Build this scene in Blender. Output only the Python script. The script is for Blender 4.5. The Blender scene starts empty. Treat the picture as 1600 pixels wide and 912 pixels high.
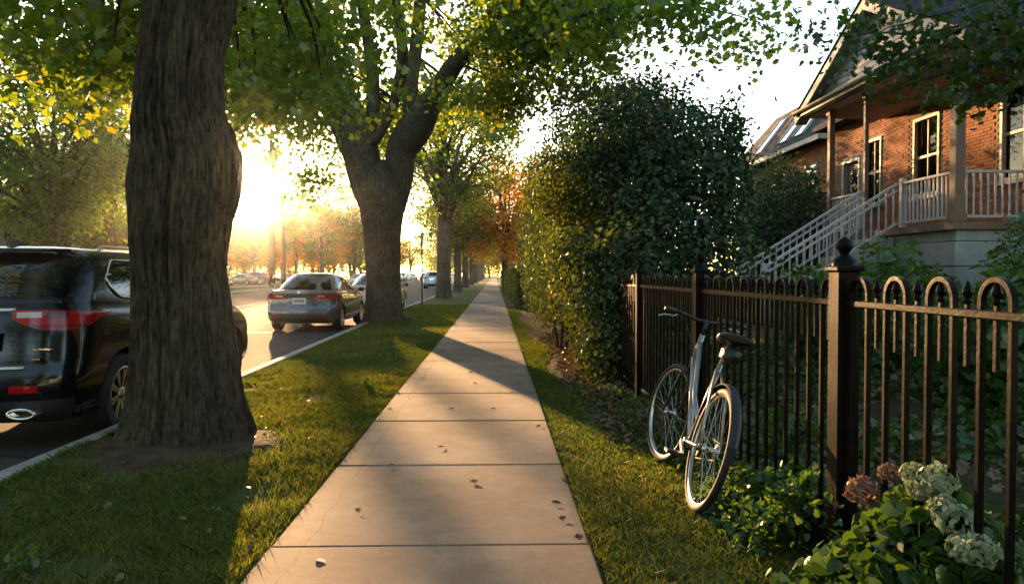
import bpy, bmesh, math, random
import numpy as np
from mathutils import Vector, Matrix, Euler
R = math.radians
scene = bpy.context.scene
COL = scene.collection

# ------------------------------------------------------------------ camera
EYE = 1.29
cam_d = bpy.data.cameras.new('camera'); cam = bpy.data.objects.new('camera', cam_d); COL.objects.link(cam)
cam.location = (0, 0, EYE); cam.rotation_euler = (R(90 - 1.39), 0, R(-1.34))
cam_d.sensor_width = 36; cam_d.lens = 26; cam_d.clip_start = .05; cam_d.clip_end = 3000
scene.camera = cam
# ------------------------------------------------------------------ sky and sun
SUN_AZ = R(17.2); SUN_EL = R(7.3)          # sun stands left of the street axis, low
world = bpy.data.worlds.new('World'); scene.world = world; world.use_nodes = True
wn = world.node_tree.nodes; wl = world.node_tree.links; wn.clear()
sky = wn.new('ShaderNodeTexSky'); sky.sky_type = 'NISHITA'; sky.sun_disc = False
sky.sun_elevation = SUN_EL; sky.sun_rotation = -SUN_AZ
sky.air_density = 1.0; sky.dust_density = 0.45; sky.ozone_density = 0.5; sky.altitude = 60
bg = wn.new('ShaderNodeBackground'); bg.inputs[1].default_value = 0.11
wo = wn.new('ShaderNodeOutputWorld'); wl.new(sky.outputs[0], bg.inputs[0]); wl.new(bg.outputs[0], wo.inputs[0])
sun_d = bpy.data.lights.new('sun', 'SUN'); sun = bpy.data.objects.new('sun', sun_d); COL.objects.link(sun)
sun_d.energy = 5.0; sun_d.angle = R(.6); sun_d.color = (1.0, .56, .24)
to_sun = Vector((-math.sin(SUN_AZ) * math.cos(SUN_EL), math.cos(SUN_AZ) * math.cos(SUN_EL), math.sin(SUN_EL)))
sun.rotation_euler = to_sun.to_track_quat('Z', 'Y').to_euler(); sun.location = (-30, 60, 30)
vs = scene.view_settings
vs.view_transform = 'Standard'; vs.look = 'None'; vs.gamma = 1; vs.use_curve_mapping = False
vs.exposure = 2.5
HAZE = .00022
cy = scene.cycles
cy.max_bounces = 7; cy.diffuse_bounces = 3; cy.glossy_bounces = 3; cy.transmission_bounces = 4
cy.transparent_max_bounces = 12; cy.volume_bounces = 0; cy.sample_clamp_indirect = 6
cy.caustics_reflective = False; cy.caustics_refractive = False

# ------------------------------------------------------------------ helpers
def tag(o, label=None, cat=None, group=None, kind=None):
    if label: o['label'] = label
    if cat: o['category'] = cat
    if group: o['group'] = group
    if kind: o['kind'] = kind
    return o
def empty(name, loc=(0, 0, 0), rz=0, parent=None):
    o = bpy.data.objects.new(name, None); COL.objects.link(o)
    o.location = loc; o.rotation_euler = (0, 0, rz); o.empty_display_size = .2
    if parent: o.parent = parent
    return o
def link(name, me, parent=None):
    o = bpy.data.objects.new(name, me); COL.objects.link(o)
    if parent is not None: o.parent = parent
    return o
def copy_tree(o, parent=None):
    c = o.copy(); COL.objects.link(c); c.parent = parent
    for ch in list(o.children): copy_tree(ch, c)
    return c
def nrm(a):
    return a / np.maximum(np.linalg.norm(a, axis=-1, keepdims=True), 1e-9)
_P = np.random.default_rng(5).random(4096)
def vnoise(p):
    p = np.asarray(p, float); i = np.floor(p).astype(np.int64); f = p - i; f = f * f * (3 - 2 * f)
    def h(dx, dy, dz):
        return _P[((i[..., 0] + dx) * 73 + (i[..., 1] + dy) * 1517 + (i[..., 2] + dz) * 3371) & 4095]
    def L(a, b, t): return a + (b - a) * t
    return L(L(L(h(0,0,0), h(1,0,0), f[...,0]), L(h(0,1,0), h(1,1,0), f[...,0]), f[...,1]),
             L(L(h(0,0,1), h(1,0,1), f[...,0]), L(h(0,1,1), h(1,1,1), f[...,0]), f[...,1]), f[...,2])
def fbm(p, o=3):
    p = np.asarray(p, float); s = 0; a = .5
    for k in range(o): s = s + a * vnoise(p * 2 ** k + 11.3 * k); a *= .5
    return s

class MB:
    """collects pieces of one part, then links it as one mesh object"""
    def __init__(self): self.v = []; self.f = []; self.m = []; self.n = 0
    def add(self, v, f, m=0):
        v = np.asarray(v, float).reshape(-1, 3); self.v.append(v)
        for q in f: self.f.append([i + self.n for i in q]); self.m.append(m)
        self.n += len(v); return self
    def box(self, lo, hi, m=0, bev=0.0):
        (x0, y0, z0), (x1, y1, z1) = lo, hi
        if bev <= 0:
            v = [(x0,y0,z0),(x1,y0,z0),(x1,y1,z0),(x0,y1,z0),(x0,y0,z1),(x1,y0,z1),(x1,y1,z1),(x0,y1,z1)]
            return self.add(v, [(0,3,2,1),(4,5,6,7),(0,1,5,4),(1,2,6,5),(2,3,7,6),(3,0,4,7)], m)
        b = bev; v = []
        def ring(z, i): return [(x0+i,y0+i,z),(x1-i,y0+i,z),(x1-i,y1-i,z),(x0+i,y1-i,z)]
        v = ring(z0, b) + ring(z0 + b, 0) + ring(z1 - b, 0) + ring(z1, b); f = [(3,2,1,0),(12,13,14,15)]
        for k in range(3):
            for j in range(4): f.append((k*4+j, k*4+(j+1)%4, k*4+4+(j+1)%4, k*4+4+j))
        return self.add(v, f, m)
    def bar(self, a, b, w, h, m=0, up=(0,0,1)):
        a = np.array(a, float); b = np.array(b, float); d = nrm(b - a); u = np.array(up, float)
        s = np.cross(d, u)
        if np.linalg.norm(s) < 1e-6: s = np.cross(d, (1., 0, 0))
        s = nrm(s); u = np.cross(s, d); v = []
        for p in (a, b):
            for (i, j) in ((-1,-1),(1,-1),(1,1),(-1,1)): v.append(p + s * i * w / 2 + u * j * h / 2)
        return self.add(v, [(0,1,2,3),(7,6,5,4),(0,4,5,1),(1,5,6,2),(2,6,7,3),(3,7,4,0)], m)
    def tube(self, path, rad, sides=8, m=0, closed=False, cap=True):
        P = np.asarray(path, float); n = len(P); rad = np.broadcast_to(np.asarray(rad, float), (n,))
        if closed: T = nrm(np.roll(P, -1, 0) - np.roll(P, 1, 0))
        else:
            T = np.zeros_like(P); T[1:-1] = P[2:] - P[:-2] if n > 2 else 0; T[0] = P[1] - P[0]; T[-1] = P[-1] - P[-2]; T = nrm(T)
        u = np.cross(T[0], (0, 0, 1.)); 
        if np.linalg.norm(u) < .05: u = np.cross(T[0], (1., 0, 0))
        u = nrm(u); a = np.arange(sides) / sides * 2 * np.pi; V = []
        for i in range(n):
            u = nrm(u - T[i] * np.dot(u, T[i])); w = np.cross(T[i], u)
            V.append(P[i] + rad[i] * (np.cos(a)[:, None] * u + np.sin(a)[:, None] * w))
        f = []
        for i in range(n if closed else n - 1):
            j = (i + 1) % n
            for k in range(sides): f.append((i*sides+k, i*sides+(k+1)%sides, j*sides+(k+1)%sides, j*sides+k))
        if cap and not closed:
            f.append(tuple(range(sides))[::-1]); f.append(tuple((n-1)*sides+k for k in range(sides)))
        return self.add(np.concatenate(V), f, m)
    def lathe(self, prof, sides=24, c=(0,0,0), axis='z', m=0, closed=False, cap=True):
        V = []; n = len(prof)
        for (r, z) in prof:
            for k in range(sides):
                a = k / sides * 2 * math.pi; p = (r * math.cos(a), r * math.sin(a), z)
                if axis == 'x': p = (p[2], p[0], p[1])
                elif axis == 'y': p = (p[1], p[2], p[0])
                V.append((p[0]+c[0], p[1]+c[1], p[2]+c[2]))
        f = []
        for i in range(n if closed else n - 1):
            j = (i + 1) % n
            for k in range(sides): f.append((i*sides+k, i*sides+(k+1)%sides, j*sides+(k+1)%sides, j*sides+k))
        if cap and not closed:
            if prof[0][0] > 1e-6: f.append(tuple(range(sides))[::-1])
            if prof[-1][0] > 1e-6: f.append(tuple((n-1)*sides+k for k in range(sides)))
        return self.add(V, f, m)
    def grid(self, G, m=0, wrap=False):
        G = np.asarray(G, float); a, b = G.shape[:2]; f = []
        for i in range(a - 1):
            for j in range(b if wrap else b - 1):
                k = (j + 1) % b; f.append((i*b+j, i*b+k, (i+1)*b+k, (i+1)*b+j))
        return self.add(G.reshape(-1, 3), f, m)
    def poly(self, pts, m=0): return self.add(pts, [tuple(range(len(pts)))], m)
    def prism(self, pts, d, m=0):
        p = np.asarray(pts, float); n = len(p); q = p + np.asarray(d, float)
        f = [tuple(range(n))[::-1], tuple(range(n, 2*n))] + [(i, (i+1)%n, n+(i+1)%n, n+i) for i in range(n)]
        return self.add(np.concatenate([p, q]), f, m)
    def mesh(self, name, mats, smooth=False):
        me = bpy.data.meshes.new(name)
        me.from_pydata(np.concatenate(self.v).tolist(), [], self.f)
        if not isinstance(mats, (list, tuple)): mats = [mats]
        for x in mats: me.materials.append(x)
        if len(mats) > 1: me.polygons.foreach_set('material_index', self.m)
        if smooth is True: me.shade_smooth()
        elif smooth:
            me.shade_smooth(); me.set_sharp_from_angle(angle=R(smooth))
        bm = bmesh.new(); bm.from_mesh(me); bmesh.ops.recalc_face_normals(bm, faces=bm.faces); bm.to_mesh(me); bm.free()
        me.update(); return me
    def build(self, name, mats, parent=None, smooth=False):
        return link(name, self.mesh(name, mats, smooth), parent)

def raw_mesh(name, V, loops, starts, totals, mats, attr=None, mi=None, smooth=False):
    me = bpy.data.meshes.new(name)
    me.vertices.add(len(V)); me.vertices.foreach_set('co', np.ascontiguousarray(V, np.float32).ravel())
    me.loops.add(len(loops)); me.loops.foreach_set('vertex_index', np.ascontiguousarray(loops, np.int32))
    me.polygons.add(len(starts)); me.polygons.foreach_set('loop_start', np.ascontiguousarray(starts, np.int32))
    me.polygons.foreach_set('loop_total', np.ascontiguousarray(totals, np.int32))
    for x in (mats if isinstance(mats, (list, tuple)) else [mats]): me.materials.append(x)
    if mi is not None: me.polygons.foreach_set('material_index', np.ascontiguousarray(mi, np.int32))
    if attr is not None:
        a = me.attributes.new('tint', 'FLOAT', 'POINT'); a.data.foreach_set('value', np.ascontiguousarray(attr, np.float32))
    me.update(calc_edges=True)
    if smooth: me.shade_smooth()
    me.validate(); return me

# leaf outlines: right half from stalk to tip, mirrored; x across, y along
def _tmpl(half, fold=.18):
    h = np.array(half, float); k = len(h)
    Rr = np.c_[h[:, 0], h[:, 1] - 0.5, np.abs(h[:, 0]) * fold]
    inner = Rr[1:-1].copy(); inner[:, 0] *= -1
    V = np.concatenate([Rr, inner]); right = list(range(k)); left = [0] + list(range(k, 2*k-2)) + [k-1]
    return V, [right, left[::-1]]
T_OVAL = _tmpl([(0,0),(.30,.42),(0,1)])
T_LEAF = _tmpl([(0,0),(.27,.25),(.26,.6),(0,1)])
T_MAPLE = _tmpl([(0,0),(.2,-.08),(.46,.08),(.33,.27),(.6,.56),(.27,.62),(0,1.0)], .22)
T_STAR = _tmpl([(0,0),(.42,.05),(.3,.3),(.55,.6),(0,1.0)], .2)
T_HEART = _tmpl([(0,0.06),(.2,-.04),(.42,.2),(.36,.55),(0,1.05)], .15)
def leaf_mesh(name, rng, C, size, tmpl, mat, up=.6, droop=.3, tint=None, dirs=None, normals=None):
    C = np.asarray(C, float); N = len(C); T, F = tmpl; k = len(T)
    size = np.broadcast_to(np.asarray(size, float), (N,))
    n = rng.normal(size=(N, 3)) * .7; n[:, 2] += up
    if normals is not None: n = n + normals
    n = nrm(n)
    a = rng.normal(size=(N, 3)); a[:, 2] -= droop
    if dirs is not None: a = a + dirs
    a = nrm(a - n * np.sum(a * n, 1, keepdims=True)); b = np.cross(a, n)
    V = C[:, None] + size[:, None, None] * (T[None, :, 0, None] * b[:, None] + T[None, :, 1, None] * a[:, None] + T[None, :, 2, None] * n[:, None])
    loops = []; tot = []
    base = np.arange(N)[:, None] * k
    L = np.concatenate([base + np.array(f)[None] for f in F], 1).ravel()
    tt = np.tile([len(f) for f in F], N); st = np.concatenate([[0], np.cumsum(tt)[:-1]])
    if tint is None: tint = rng.random(N)
    return raw_mesh(name, V.reshape(-1, 3), L, st, tt, mat, np.repeat(tint, k))
# ------------------------------------------------------------------ materials
def _new(name):
    m = bpy.data.materials.new(name); m.use_nodes = True; nt = m.node_tree; nt.nodes.clear()
    out = nt.nodes.new('ShaderNodeOutputMaterial'); return m, nt, nt.nodes, nt.links, out
def _ramp(ns, stops, interp='LINEAR'):
    r = ns.new('ShaderNodeValToRGB'); r.color_ramp.interpolation = interp; e = r.color_ramp.elements
    while len(e) > 1: e.remove(e[0])
    e[0].position = stops[0][0]; e[0].color = (*stops[0][1], 1)
    for p, c in stops[1:]: x = e.new(p); x.color = (*c, 1)
    return r
def _noise(ns, ls, coord, scale, detail=4, rough=.6, vec=None):
    n = ns.new('ShaderNodeTexNoise'); n.inputs['Scale'].default_value = scale; n.inputs['Detail'].default_value = detail
    n.inputs['Roughness'].default_value = rough
    if vec is not None:
        mp = ns.new('ShaderNodeMapping'); mp.inputs['Scale'].default_value = vec; ls.new(coord, mp.inputs[0]); ls.new(mp.outputs[0], n.inputs[0])
    else: ls.new(coord, n.inputs[0])
    return n
def _mix(ns, ls, fac, a, b, mode='MIX'):
    x = ns.new('ShaderNodeMix'); x.data_type = 'RGBA'; x.blend_type = mode
    for sock, val in ((x.inputs[0], fac), (x.inputs[6], a), (x.inputs[7], b)):
        if hasattr(val, 'is_output'): ls.new(val, sock)
        elif isinstance(val, (int, float)): sock.default_value = val
        else: sock.default_value = (*val, 1)
    return x.outputs[2]
def _coord(ns, world):
    if world: return ns.new('ShaderNodeNewGeometry').outputs['Position']
    return ns.new('ShaderNodeTexCoord').outputs['Object']
def mat(name, col, rough=.6, metal=0.0, spec=.5, coat=0.0, var=None, bump=None, world=False, emit=None):
    """plain surface; var=(scale, colour2, amount), bump=(scale, strength, stretch)"""
    m, nt, ns, ls, out = _new(name); p = ns.new('ShaderNodeBsdfPrincipled'); ls.new(p.outputs[0], out.inputs[0])
    p.inputs['Base Color'].default_value = (*col, 1); p.inputs['Roughness'].default_value = rough
    p.inputs['Metallic'].default_value = metal; p.inputs['Specular IOR Level'].default_value = spec
    p.inputs['Coat Weight'].default_value = coat; p.inputs['Coat Roughness'].default_value = .04
    co = _coord(ns, world)
    if var:
        n = _noise(ns, ls, co, var[0]); r = _ramp(ns, [(.35, col), (.65, var[1])]); ls.new(n.outputs[0], r.inputs[0])
        ls.new(r.outputs[0], p.inputs['Base Color'])
    if bump:
        n = _noise(ns, ls, co, bump[0], 5, .65, bump[2] if len(bump) > 2 else None)
        b = ns.new('ShaderNodeBump'); b.inputs['Strength'].default_value = bump[1]; b.inputs['Distance'].default_value = .02
        ls.new(n.outputs[0], b.inputs['Height']); ls.new(b.outputs[0], p.inputs['Normal'])
    if emit: p.inputs['Emission Color'].default_value = (*emit[0], 1); p.inputs['Emission Strength'].default_value = emit[1]
    return m
def leaf_mat(name, stops, trans=.5, gloss=.04, tcol=(1.5, 1.35, .55), rough=.35):
    m, nt, ns, ls, out = _new(name)
    at = ns.new('ShaderNodeAttribute'); at.attribute_name = 'tint'
    rp = _ramp(ns, stops); ls.new(at.outputs['Fac'], rp.inputs[0])
    d = ns.new('ShaderNodeBsdfDiffuse'); ls.new(rp.outputs[0], d.inputs[0])
    t = ns.new('ShaderNodeBsdfTranslucent'); ls.new(_mix(ns, ls, 1.0, rp.outputs[0], tcol, 'MULTIPLY'), t.inputs[0])
    mx = ns.new('ShaderNodeMixShader'); mx.inputs[0].default_value = trans; ls.new(d.outputs[0], mx.inputs[1]); ls.new(t.outputs[0], mx.inputs[2])
    g = ns.new('ShaderNodeBsdfGlossy'); g.inputs['Roughness'].default_value = rough; g.inputs[0].default_value = (.9, .95, 1, 1)
    m2 = ns.new('ShaderNodeMixShader'); m2.inputs[0].default_value = gloss
    ls.new(mx.outputs[0], m2.inputs[1]); ls.new(g.outputs[0], m2.inputs[2]); ls.new(m2.outputs[0], out.inputs[0])
    return m
M = {}
# colours of leaves by kind
M['maple'] = leaf_mat('maple_leaf', [(0, (.06,.13,.018)), (.45, (.125,.21,.025)), (.8, (.22,.28,.03)), (1, (.34,.30,.035))], .64)
M['garden_maple_shaded'] = leaf_mat('maple_leaf_shaded', [(0, (.02,.05,.012)), (.6, (.04,.085,.016)), (1, (.08,.12,.02))], .5)  # maple leaf darkened: the bough's shade is put into its colour
M['maple_far'] = leaf_mat('maple_leaf_far', [(0, (.04,.095,.016)), (.5, (.085,.155,.022)), (.85, (.16,.21,.026)), (1, (.28,.24,.035))], .6)
M['yellow'] = leaf_mat('yellowing_leaf', [(0, (.07,.09,.015)), (.5, (.17,.15,.02)), (1, (.30,.19,.02))], .55, tcol=(1.3,1.1,.6))
M['orange'] = leaf_mat('orange_leaf', [(0, (.34,.15,.014)), (.5, (.58,.27,.02)), (1, (.72,.40,.04))], .6, tcol=(1.3,1.0,.6))
M['rust'] = leaf_mat('rust_leaf', [(0, (.09,.065,.02)), (.5, (.17,.095,.03)), (1, (.26,.13,.04))], .5, tcol=(1.2,1.0,.7))
M['lilac'] = leaf_mat('lilac_leaf', [(0, (.018,.045,.018)), (.6, (.035,.075,.028)), (1, (.075,.11,.03))], .38, .035, tcol=(1.3,1.3,.6))
M['ivy'] = leaf_mat('shrub_leaf', [(0, (.03,.055,.012)), (.6, (.06,.09,.016)), (1, (.14,.14,.025))], .45, .04)
M['garden'] = leaf_mat('garden_leaf', [(0, (.03,.07,.015)), (.6, (.06,.13,.025)), (1, (.11,.18,.04))], .45, .035)
M['grass'] = leaf_mat('grass_blade', [(0, (.045,.09,.017)), (.5, (.10,.15,.03)), (.8, (.19,.19,.045)), (1, (.30,.25,.09))], .5, .02, tcol=(1.35,1.25,.5))
M['dry'] = leaf_mat('fallen_leaf', [(0, (.05,.03,.014)), (.5, (.13,.07,.025)), (1, (.26,.15,.04))], .25, .05, tcol=(1.1,1,.7))
M['petal'] = leaf_mat('hydrangea_petal', [(0, (.20,.26,.14)), (.6, (.33,.39,.24)), (1, (.46,.48,.33))], .3, .02, tcol=(1,1,.9))
M['petal_brown'] = leaf_mat('faded_petal', [(0, (.16,.09,.06)), (.6, (.27,.16,.11)), (1, (.36,.24,.17))], .3, .02, tcol=(1,1,.9))

def bark_mat(name, c1, c2, c3):
    m, nt, ns, ls, out = _new(name); p = ns.new('ShaderNodeBsdfPrincipled'); ls.new(p.outputs[0], out.inputs[0])
    co = _coord(ns, False)
    n1 = _noise(ns, ls, co, 13, 7, .75, (3.0, 3.0, .5)); n2 = _noise(ns, ls, co, 1.6, 4, .6); n3 = _noise(ns, ls, co, 40, 3, .6, (1, 1, .4))
    r1 = _ramp(ns, [(.40, c1), (.5, c2), (.62, c3)]); ls.new(n1.outputs[0], r1.inputs[0])
    r2 = _ramp(ns, [(.35, (.72,.72,.72)), (.65, (1.2,1.25,1.05))]); ls.new(n2.outputs[0], r2.inputs[0])
    ls.new(_mix(ns, ls, 1.0, r1.outputs[0], r2.outputs[0], 'MULTIPLY'), p.inputs['Base Color'])
    p.inputs['Roughness'].default_value = .9; p.inputs['Specular IOR Level'].default_value = .15
    b1 = ns.new('ShaderNodeBump'); b1.inputs['Strength'].default_value = 1.0; b1.inputs['Distance'].default_value = .06; ls.new(n1.outputs[0], b1.inputs['Height'])
    b2 = ns.new('ShaderNodeBump'); b2.inputs['Strength'].default_value = .4; b2.inputs['Distance'].default_value = .01
    ls.new(n3.outputs[0], b2.inputs['Height']); ls.new(b1.outputs[0], b2.inputs['Normal']); ls.new(b2.outputs[0], p.inputs['Normal'])
    return m
M['bark'] = bark_mat('maple_bark', (.036,.027,.020), (.088,.068,.052), (.145,.115,.09))
M['bark_grey'] = bark_mat('grey_bark', (.05,.042,.036), (.11,.095,.08), (.18,.16,.14))

def concrete_mat():
    m, nt, ns, ls, out = _new('sidewalk_concrete'); p = ns.new('ShaderNodeBsdfPrincipled'); ls.new(p.outputs[0], out.inputs[0])
    co = _coord(ns, True)
    n1 = _noise(ns, ls, co, 1.3, 6, .65); n2 = _noise(ns, ls, co, 260, 2, .5); n3 = _noise(ns, ls, co, 7, 5, .7)
    r1 = _ramp(ns, [(.3, (.215,.168,.136)), (.55, (.285,.228,.187)), (.75, (.33,.27,.225))]); ls.new(n1.outputs[0], r1.inputs[0])
    r2 = _ramp(ns, [(.3, (.72,.72,.72)), (.5, (1,1,1)), (.72, (1.12,1.1,1.06))]); ls.new(n2.outputs[0], r2.inputs[0])
    c = _mix(ns, ls, 1.0, r1.outputs[0], r2.outputs[0], 'MULTIPLY')
    r3 = _ramp(ns, [(.28, (.62,.6,.56)), (.42, (1,1,1))]); ls.new(n3.outputs[0], r3.inputs[0]); c = _mix(ns, ls, .5, c, r3.outputs[0], 'MULTIPLY')
    oi = ns.new('ShaderNodeObjectInfo'); ro = _ramp(ns, [(0, (.80,.79,.78)), (.5, (1,1,1)), (1, (1.14,1.11,1.06))]); ls.new(oi.outputs['Random'], ro.inputs[0]); c = _mix(ns, ls, 1.0, c, ro.outputs[0], 'MULTIPLY')
    n4 = _noise(ns, ls, co, .7, 7, .72); r4 = _ramp(ns, [(.42, (.55,.52,.47)), (.6, (1,1,1))]); ls.new(n4.outputs[0], r4.inputs[0]); c = _mix(ns, ls, .8, c, r4.outputs[0], 'MULTIPLY')
    n5 = _noise(ns, ls, co, 34, 3, .6); r5 = _ramp(ns, [(.24, (.4,.37,.33)), (.33, (1,1,1))]); ls.new(n5.outputs[0], r5.inputs[0]); c = _mix(ns, ls, .9, c, r5.outputs[0], 'MULTIPLY')
    # hairline crack that runs along the left border, wandering
    sx = ns.new('ShaderNodeSeparateXYZ'); ls.new(co, sx.inputs[0])
    nz = _noise(ns, ls, co, 2.2, 6, .7)
    def mth(op, a, b):
        q = ns.new('ShaderNodeMath'); q.operation = op
        for i, x in enumerate((a, b)):
            if hasattr(x, 'is_output'): ls.new(x, q.inputs[i])
            elif x is not None: q.inputs[i].default_value = x
        return q.outputs[0]
    wob = mth('MULTIPLY', mth('SUBTRACT', nz.outputs[0], .5), .16)
    d = mth('ABSOLUTE', mth('ADD', mth('ADD', sx.outputs[0], .90), wob), None)
    cr = mth('LESS_THAN', d, .004)
    c = _mix(ns, ls, mth('MULTIPLY', cr, .75), c, (.06, .05, .04))
    # darker, mossy margin where soil creeps over both edges
    e = mth('SUBTRACT', mth('ABSOLUTE', mth('ADD', sx.outputs[0], .304), None), .64)
    e = mth('ADD', mth('MULTIPLY', e, 6.0), mth('SUBTRACT', n3.outputs[0], .55)); er = _ramp(ns, [(.25, (0,0,0)), (.6, (1,1,1))]); ls.new(e, er.inputs[0])
    c = _mix(ns, ls, mth('MULTIPLY', er.outputs[0], .55), c, (.11, .09, .065))
    ls.new(c, p.inputs['Base Color']); p.inputs['Roughness'].default_value = .85; p.inputs['Specular IOR Level'].default_value = .3
    b = ns.new('ShaderNodeBump'); b.inputs['Strength'].default_value = .35; b.inputs['Distance'].default_value = .006
    h = mth('ADD', mth('ADD', mth('MULTIPLY', n2.outputs[0], .5), n3.outputs[0]), mth('MULTIPLY', cr, -1.5)); ls.new(h, b.inputs['Height']); ls.new(b.outputs[0], p.inputs['Normal'])
    return m
M['sidewalk'] = concrete_mat()
M['kerb'] = mat('kerb_concrete', (.27,.25,.225), .85, var=(3, (.37,.345,.31), 1), bump=(60, .4), world=True)
def asphalt_mat():
    m, nt, ns, ls, out = _new('asphalt'); p = ns.new('ShaderNodeBsdfPrincipled'); ls.new(p.outputs[0], out.inputs[0]); co = _coord(ns, True)
    n1 = _noise(ns, ls, co, .35, 5, .6, (1, .25, 1)); n2 = _noise(ns, ls, co, 120, 2, .6)
    r1 = _ramp(ns, [(.3, (.055,.052,.05)), (.7, (.10,.094,.088))]); ls.new(n1.outputs[0], r1.inputs[0])
    r2 = _ramp(ns, [(.3, (.6,.6,.6)), (.7, (1.3,1.3,1.3))]); ls.new(n2.outputs[0], r2.inputs[0])
    c = _mix(ns, ls, 1.0, r1.outputs[0], r2.outputs[0], 'MULTIPLY')
    v = ns.new('ShaderNodeTexVoronoi'); v.feature = 'DISTANCE_TO_EDGE'; v.inputs['Scale'].default_value = .28; 
    wv = _mix(ns, ls, .12, co, _noise(ns, ls, co, 1.5, 5).outputs[1], 'ADD'); ls.new(wv, v.inputs[0])
    cr = _ramp(ns, [(.0, (.45,.45,.45)), (.012, (1,1,1))]); ls.new(v.outputs[0], cr.inputs[0])
    c = _mix(ns, ls, 1.0, c, cr.outputs[0], 'MULTIPLY'); ls.new(c, p.inputs['Base Color'])
    p.inputs['Roughness'].default_value = .9; p.inputs['Specular IOR Level'].default_value = .12
    b = ns.new('ShaderNodeBump'); b.inputs['Strength'].default_value = .6; b.inputs['Distance'].default_value = .01; ls.new(n2.outputs[0], b.inputs['Height']); ls.new(b.outputs[0], p.inputs['Normal'])
    return m
M['asphalt'] = asphalt_mat()
M['paint'] = mat('road_paint', (.45,.44,.42), .7, var=(6, (.2,.19,.18), 1), world=True)
M['turf'] = mat('turf_soil', (.045,.065,.018), .95, var=(2.5, (.085,.085,.03), 1), bump=(30, .8), world=True, spec=.1)
M['turf_far'] = mat('turf', (.06,.095,.02), .95, var=(1.1, (.11,.12,.03), 1), bump=(18, .8), world=True, spec=.1)
M['garden_soil'] = mat('garden_ground', (.035,.045,.016), .95, var=(1.6, (.07,.055,.03), 1), bump=(14, 1.0), world=True, spec=.1)
M['soil'] = mat('bare_soil', (.05,.035,.024), .95, var=(5, (.10,.07,.045), 1), bump=(22, 1.0), world=True, spec=.1)
M['iron'] = mat('black_painted_iron', (.004,.004,.004), .32, .0, .09, var=(14, (.008,.006,.005), 1), bump=(60, .12))
M['tyre'] = mat('tyre_rubber', (.014,.014,.014), .75, bump=(40, .2))
M['alloy'] = mat('alloy_wheel', (.55,.54,.53), .28, 1.0)
M['chrome'] = mat('chrome', (.75,.75,.75), .12, 1.0)
M['blackplastic'] = mat('black_plastic', (.02,.02,.021), .5)
M['wheelwell'] = mat('wheel_well', (.008,.008,.008), .9)
M['redlens'] = mat('red_lens', (.34,.005,.008), .14, coat=.45)
M['clearlens'] = mat('clear_lens', (.5,.42,.42), .12, coat=1.0)
M['darklens'] = mat('dark_red_lens', (.10,.012,.014), .14, coat=.45)
M['plate'] = mat('number_plate', (.62,.64,.66), .35)
M['platetext'] = mat('plate_lettering', (.03,.05,.16), .5)
M['black_paint'] = mat('black_car_paint', (.004,.005,.006), .18, .0, .3, coat=.55)
M['grey_paint'] = mat('grey_car_paint', (.13,.135,.15), .24, .5, .5, coat=1.0)
M['cream_paint'] = mat('champagne_car_paint', (.50,.47,.40), .25, .2, .5, coat=1.0)
M['silver_paint'] = mat('silver_car_paint', (.42,.43,.45), .24, .5, .5, coat=1.0)
M['white_paint'] = mat('white_car_paint', (.72,.73,.74), .25, 0, .5, coat=1.0)
M['blue_paint'] = mat('blue_car_paint', (.04,.07,.16), .22, .3, .5, coat=1.0)
M['red_paint'] = mat('red_car_paint', (.22,.02,.02), .22, .1, .5, coat=1.0)
M['seat'] = mat('seat_fabric', (.02,.02,.022), .85)
M['darkglass'] = mat('dark_glass', (.006,.007,.008), .04, 0, .7, coat=.6)
def glass_mat(name, tint, g=.12):
    m, nt, ns, ls, out = _new(name); t = ns.new('ShaderNodeBsdfTransparent'); t.inputs[0].default_value = (*tint, 1)
    gl = ns.new('ShaderNodeBsdfGlossy'); gl.inputs['Roughness'].default_value = .03
    fr = ns.new('ShaderNodeFresnel'); fr.inputs[0].default_value = 1.5
    mx = ns.new('ShaderNodeMixShader'); ls.new(fr.outputs[0], mx.inputs[0]); ls.new(t.outputs[0], mx.inputs[1]); ls.new(gl.outputs[0], mx.inputs[2])
    ls.new(mx.outputs[0], out.inputs[0]); return m
M['carglass'] = glass_mat('car_glass', (.72,.78,.72))
M['winglass'] = mat('window_glass', (.02,.022,.025), .03, 0, .9, coat=1.0)
M['winglass_far'] = M['winglass']
# ------------------------------------------------------------------ ground, road, pavements
def sheet(name, x0, x1, y0, y1, z, material, nx=2, ny=2, fn=None):
    X, Y = np.meshgrid(np.linspace(x0, x1, nx), np.linspace(y0, y1, ny), indexing='ij')
    Z = np.full_like(X, z) if fn is None else fn(X, Y)
    o = MB().grid(np.stack([X, Y, Z], -1)).build(name, material, smooth=fn is not None)
    return tag(o, kind='structure')
KX = -3.10
def KXf(Y): return np.interp(Y, [-6, 5.5, 24, 420], [-3.0, -3.10, -3.42, -3.42])   # lawn side of the near kerb, not quite parallel to the paving
SW0, SW1 = -1.066, .458        # sidewalk edges
sheet('ground', -420, 420, -70, 620, -.16, M['turf_far'])
sheet('road', -20.0, -2.95, -60, 420, -.13, M['asphalt'])
rng = np.random.default_rng(3)
def sstep(a, b, x): t = np.clip((x - a) / (b - a), 0, 1); return t * t * (3 - 2 * t)
def lawn_z(X, Y):
    z = -.03 + .035 * (fbm(np.stack([X * 1.3, Y * 1.3, X * 0], -1)) - .44) + .02 * (vnoise(np.stack([X * 6, Y * 6, X * 0 + 2], -1)) - .5)
    z = z + .10 * np.exp(-(((X + 2.38) / .75) ** 2 + ((Y - 5.5) / .8) ** 2))
    z = z + .08 * np.exp(-(((X + 2.95) / .9) ** 2 + ((Y - 20.2) / .9) ** 2))
    return z
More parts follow.
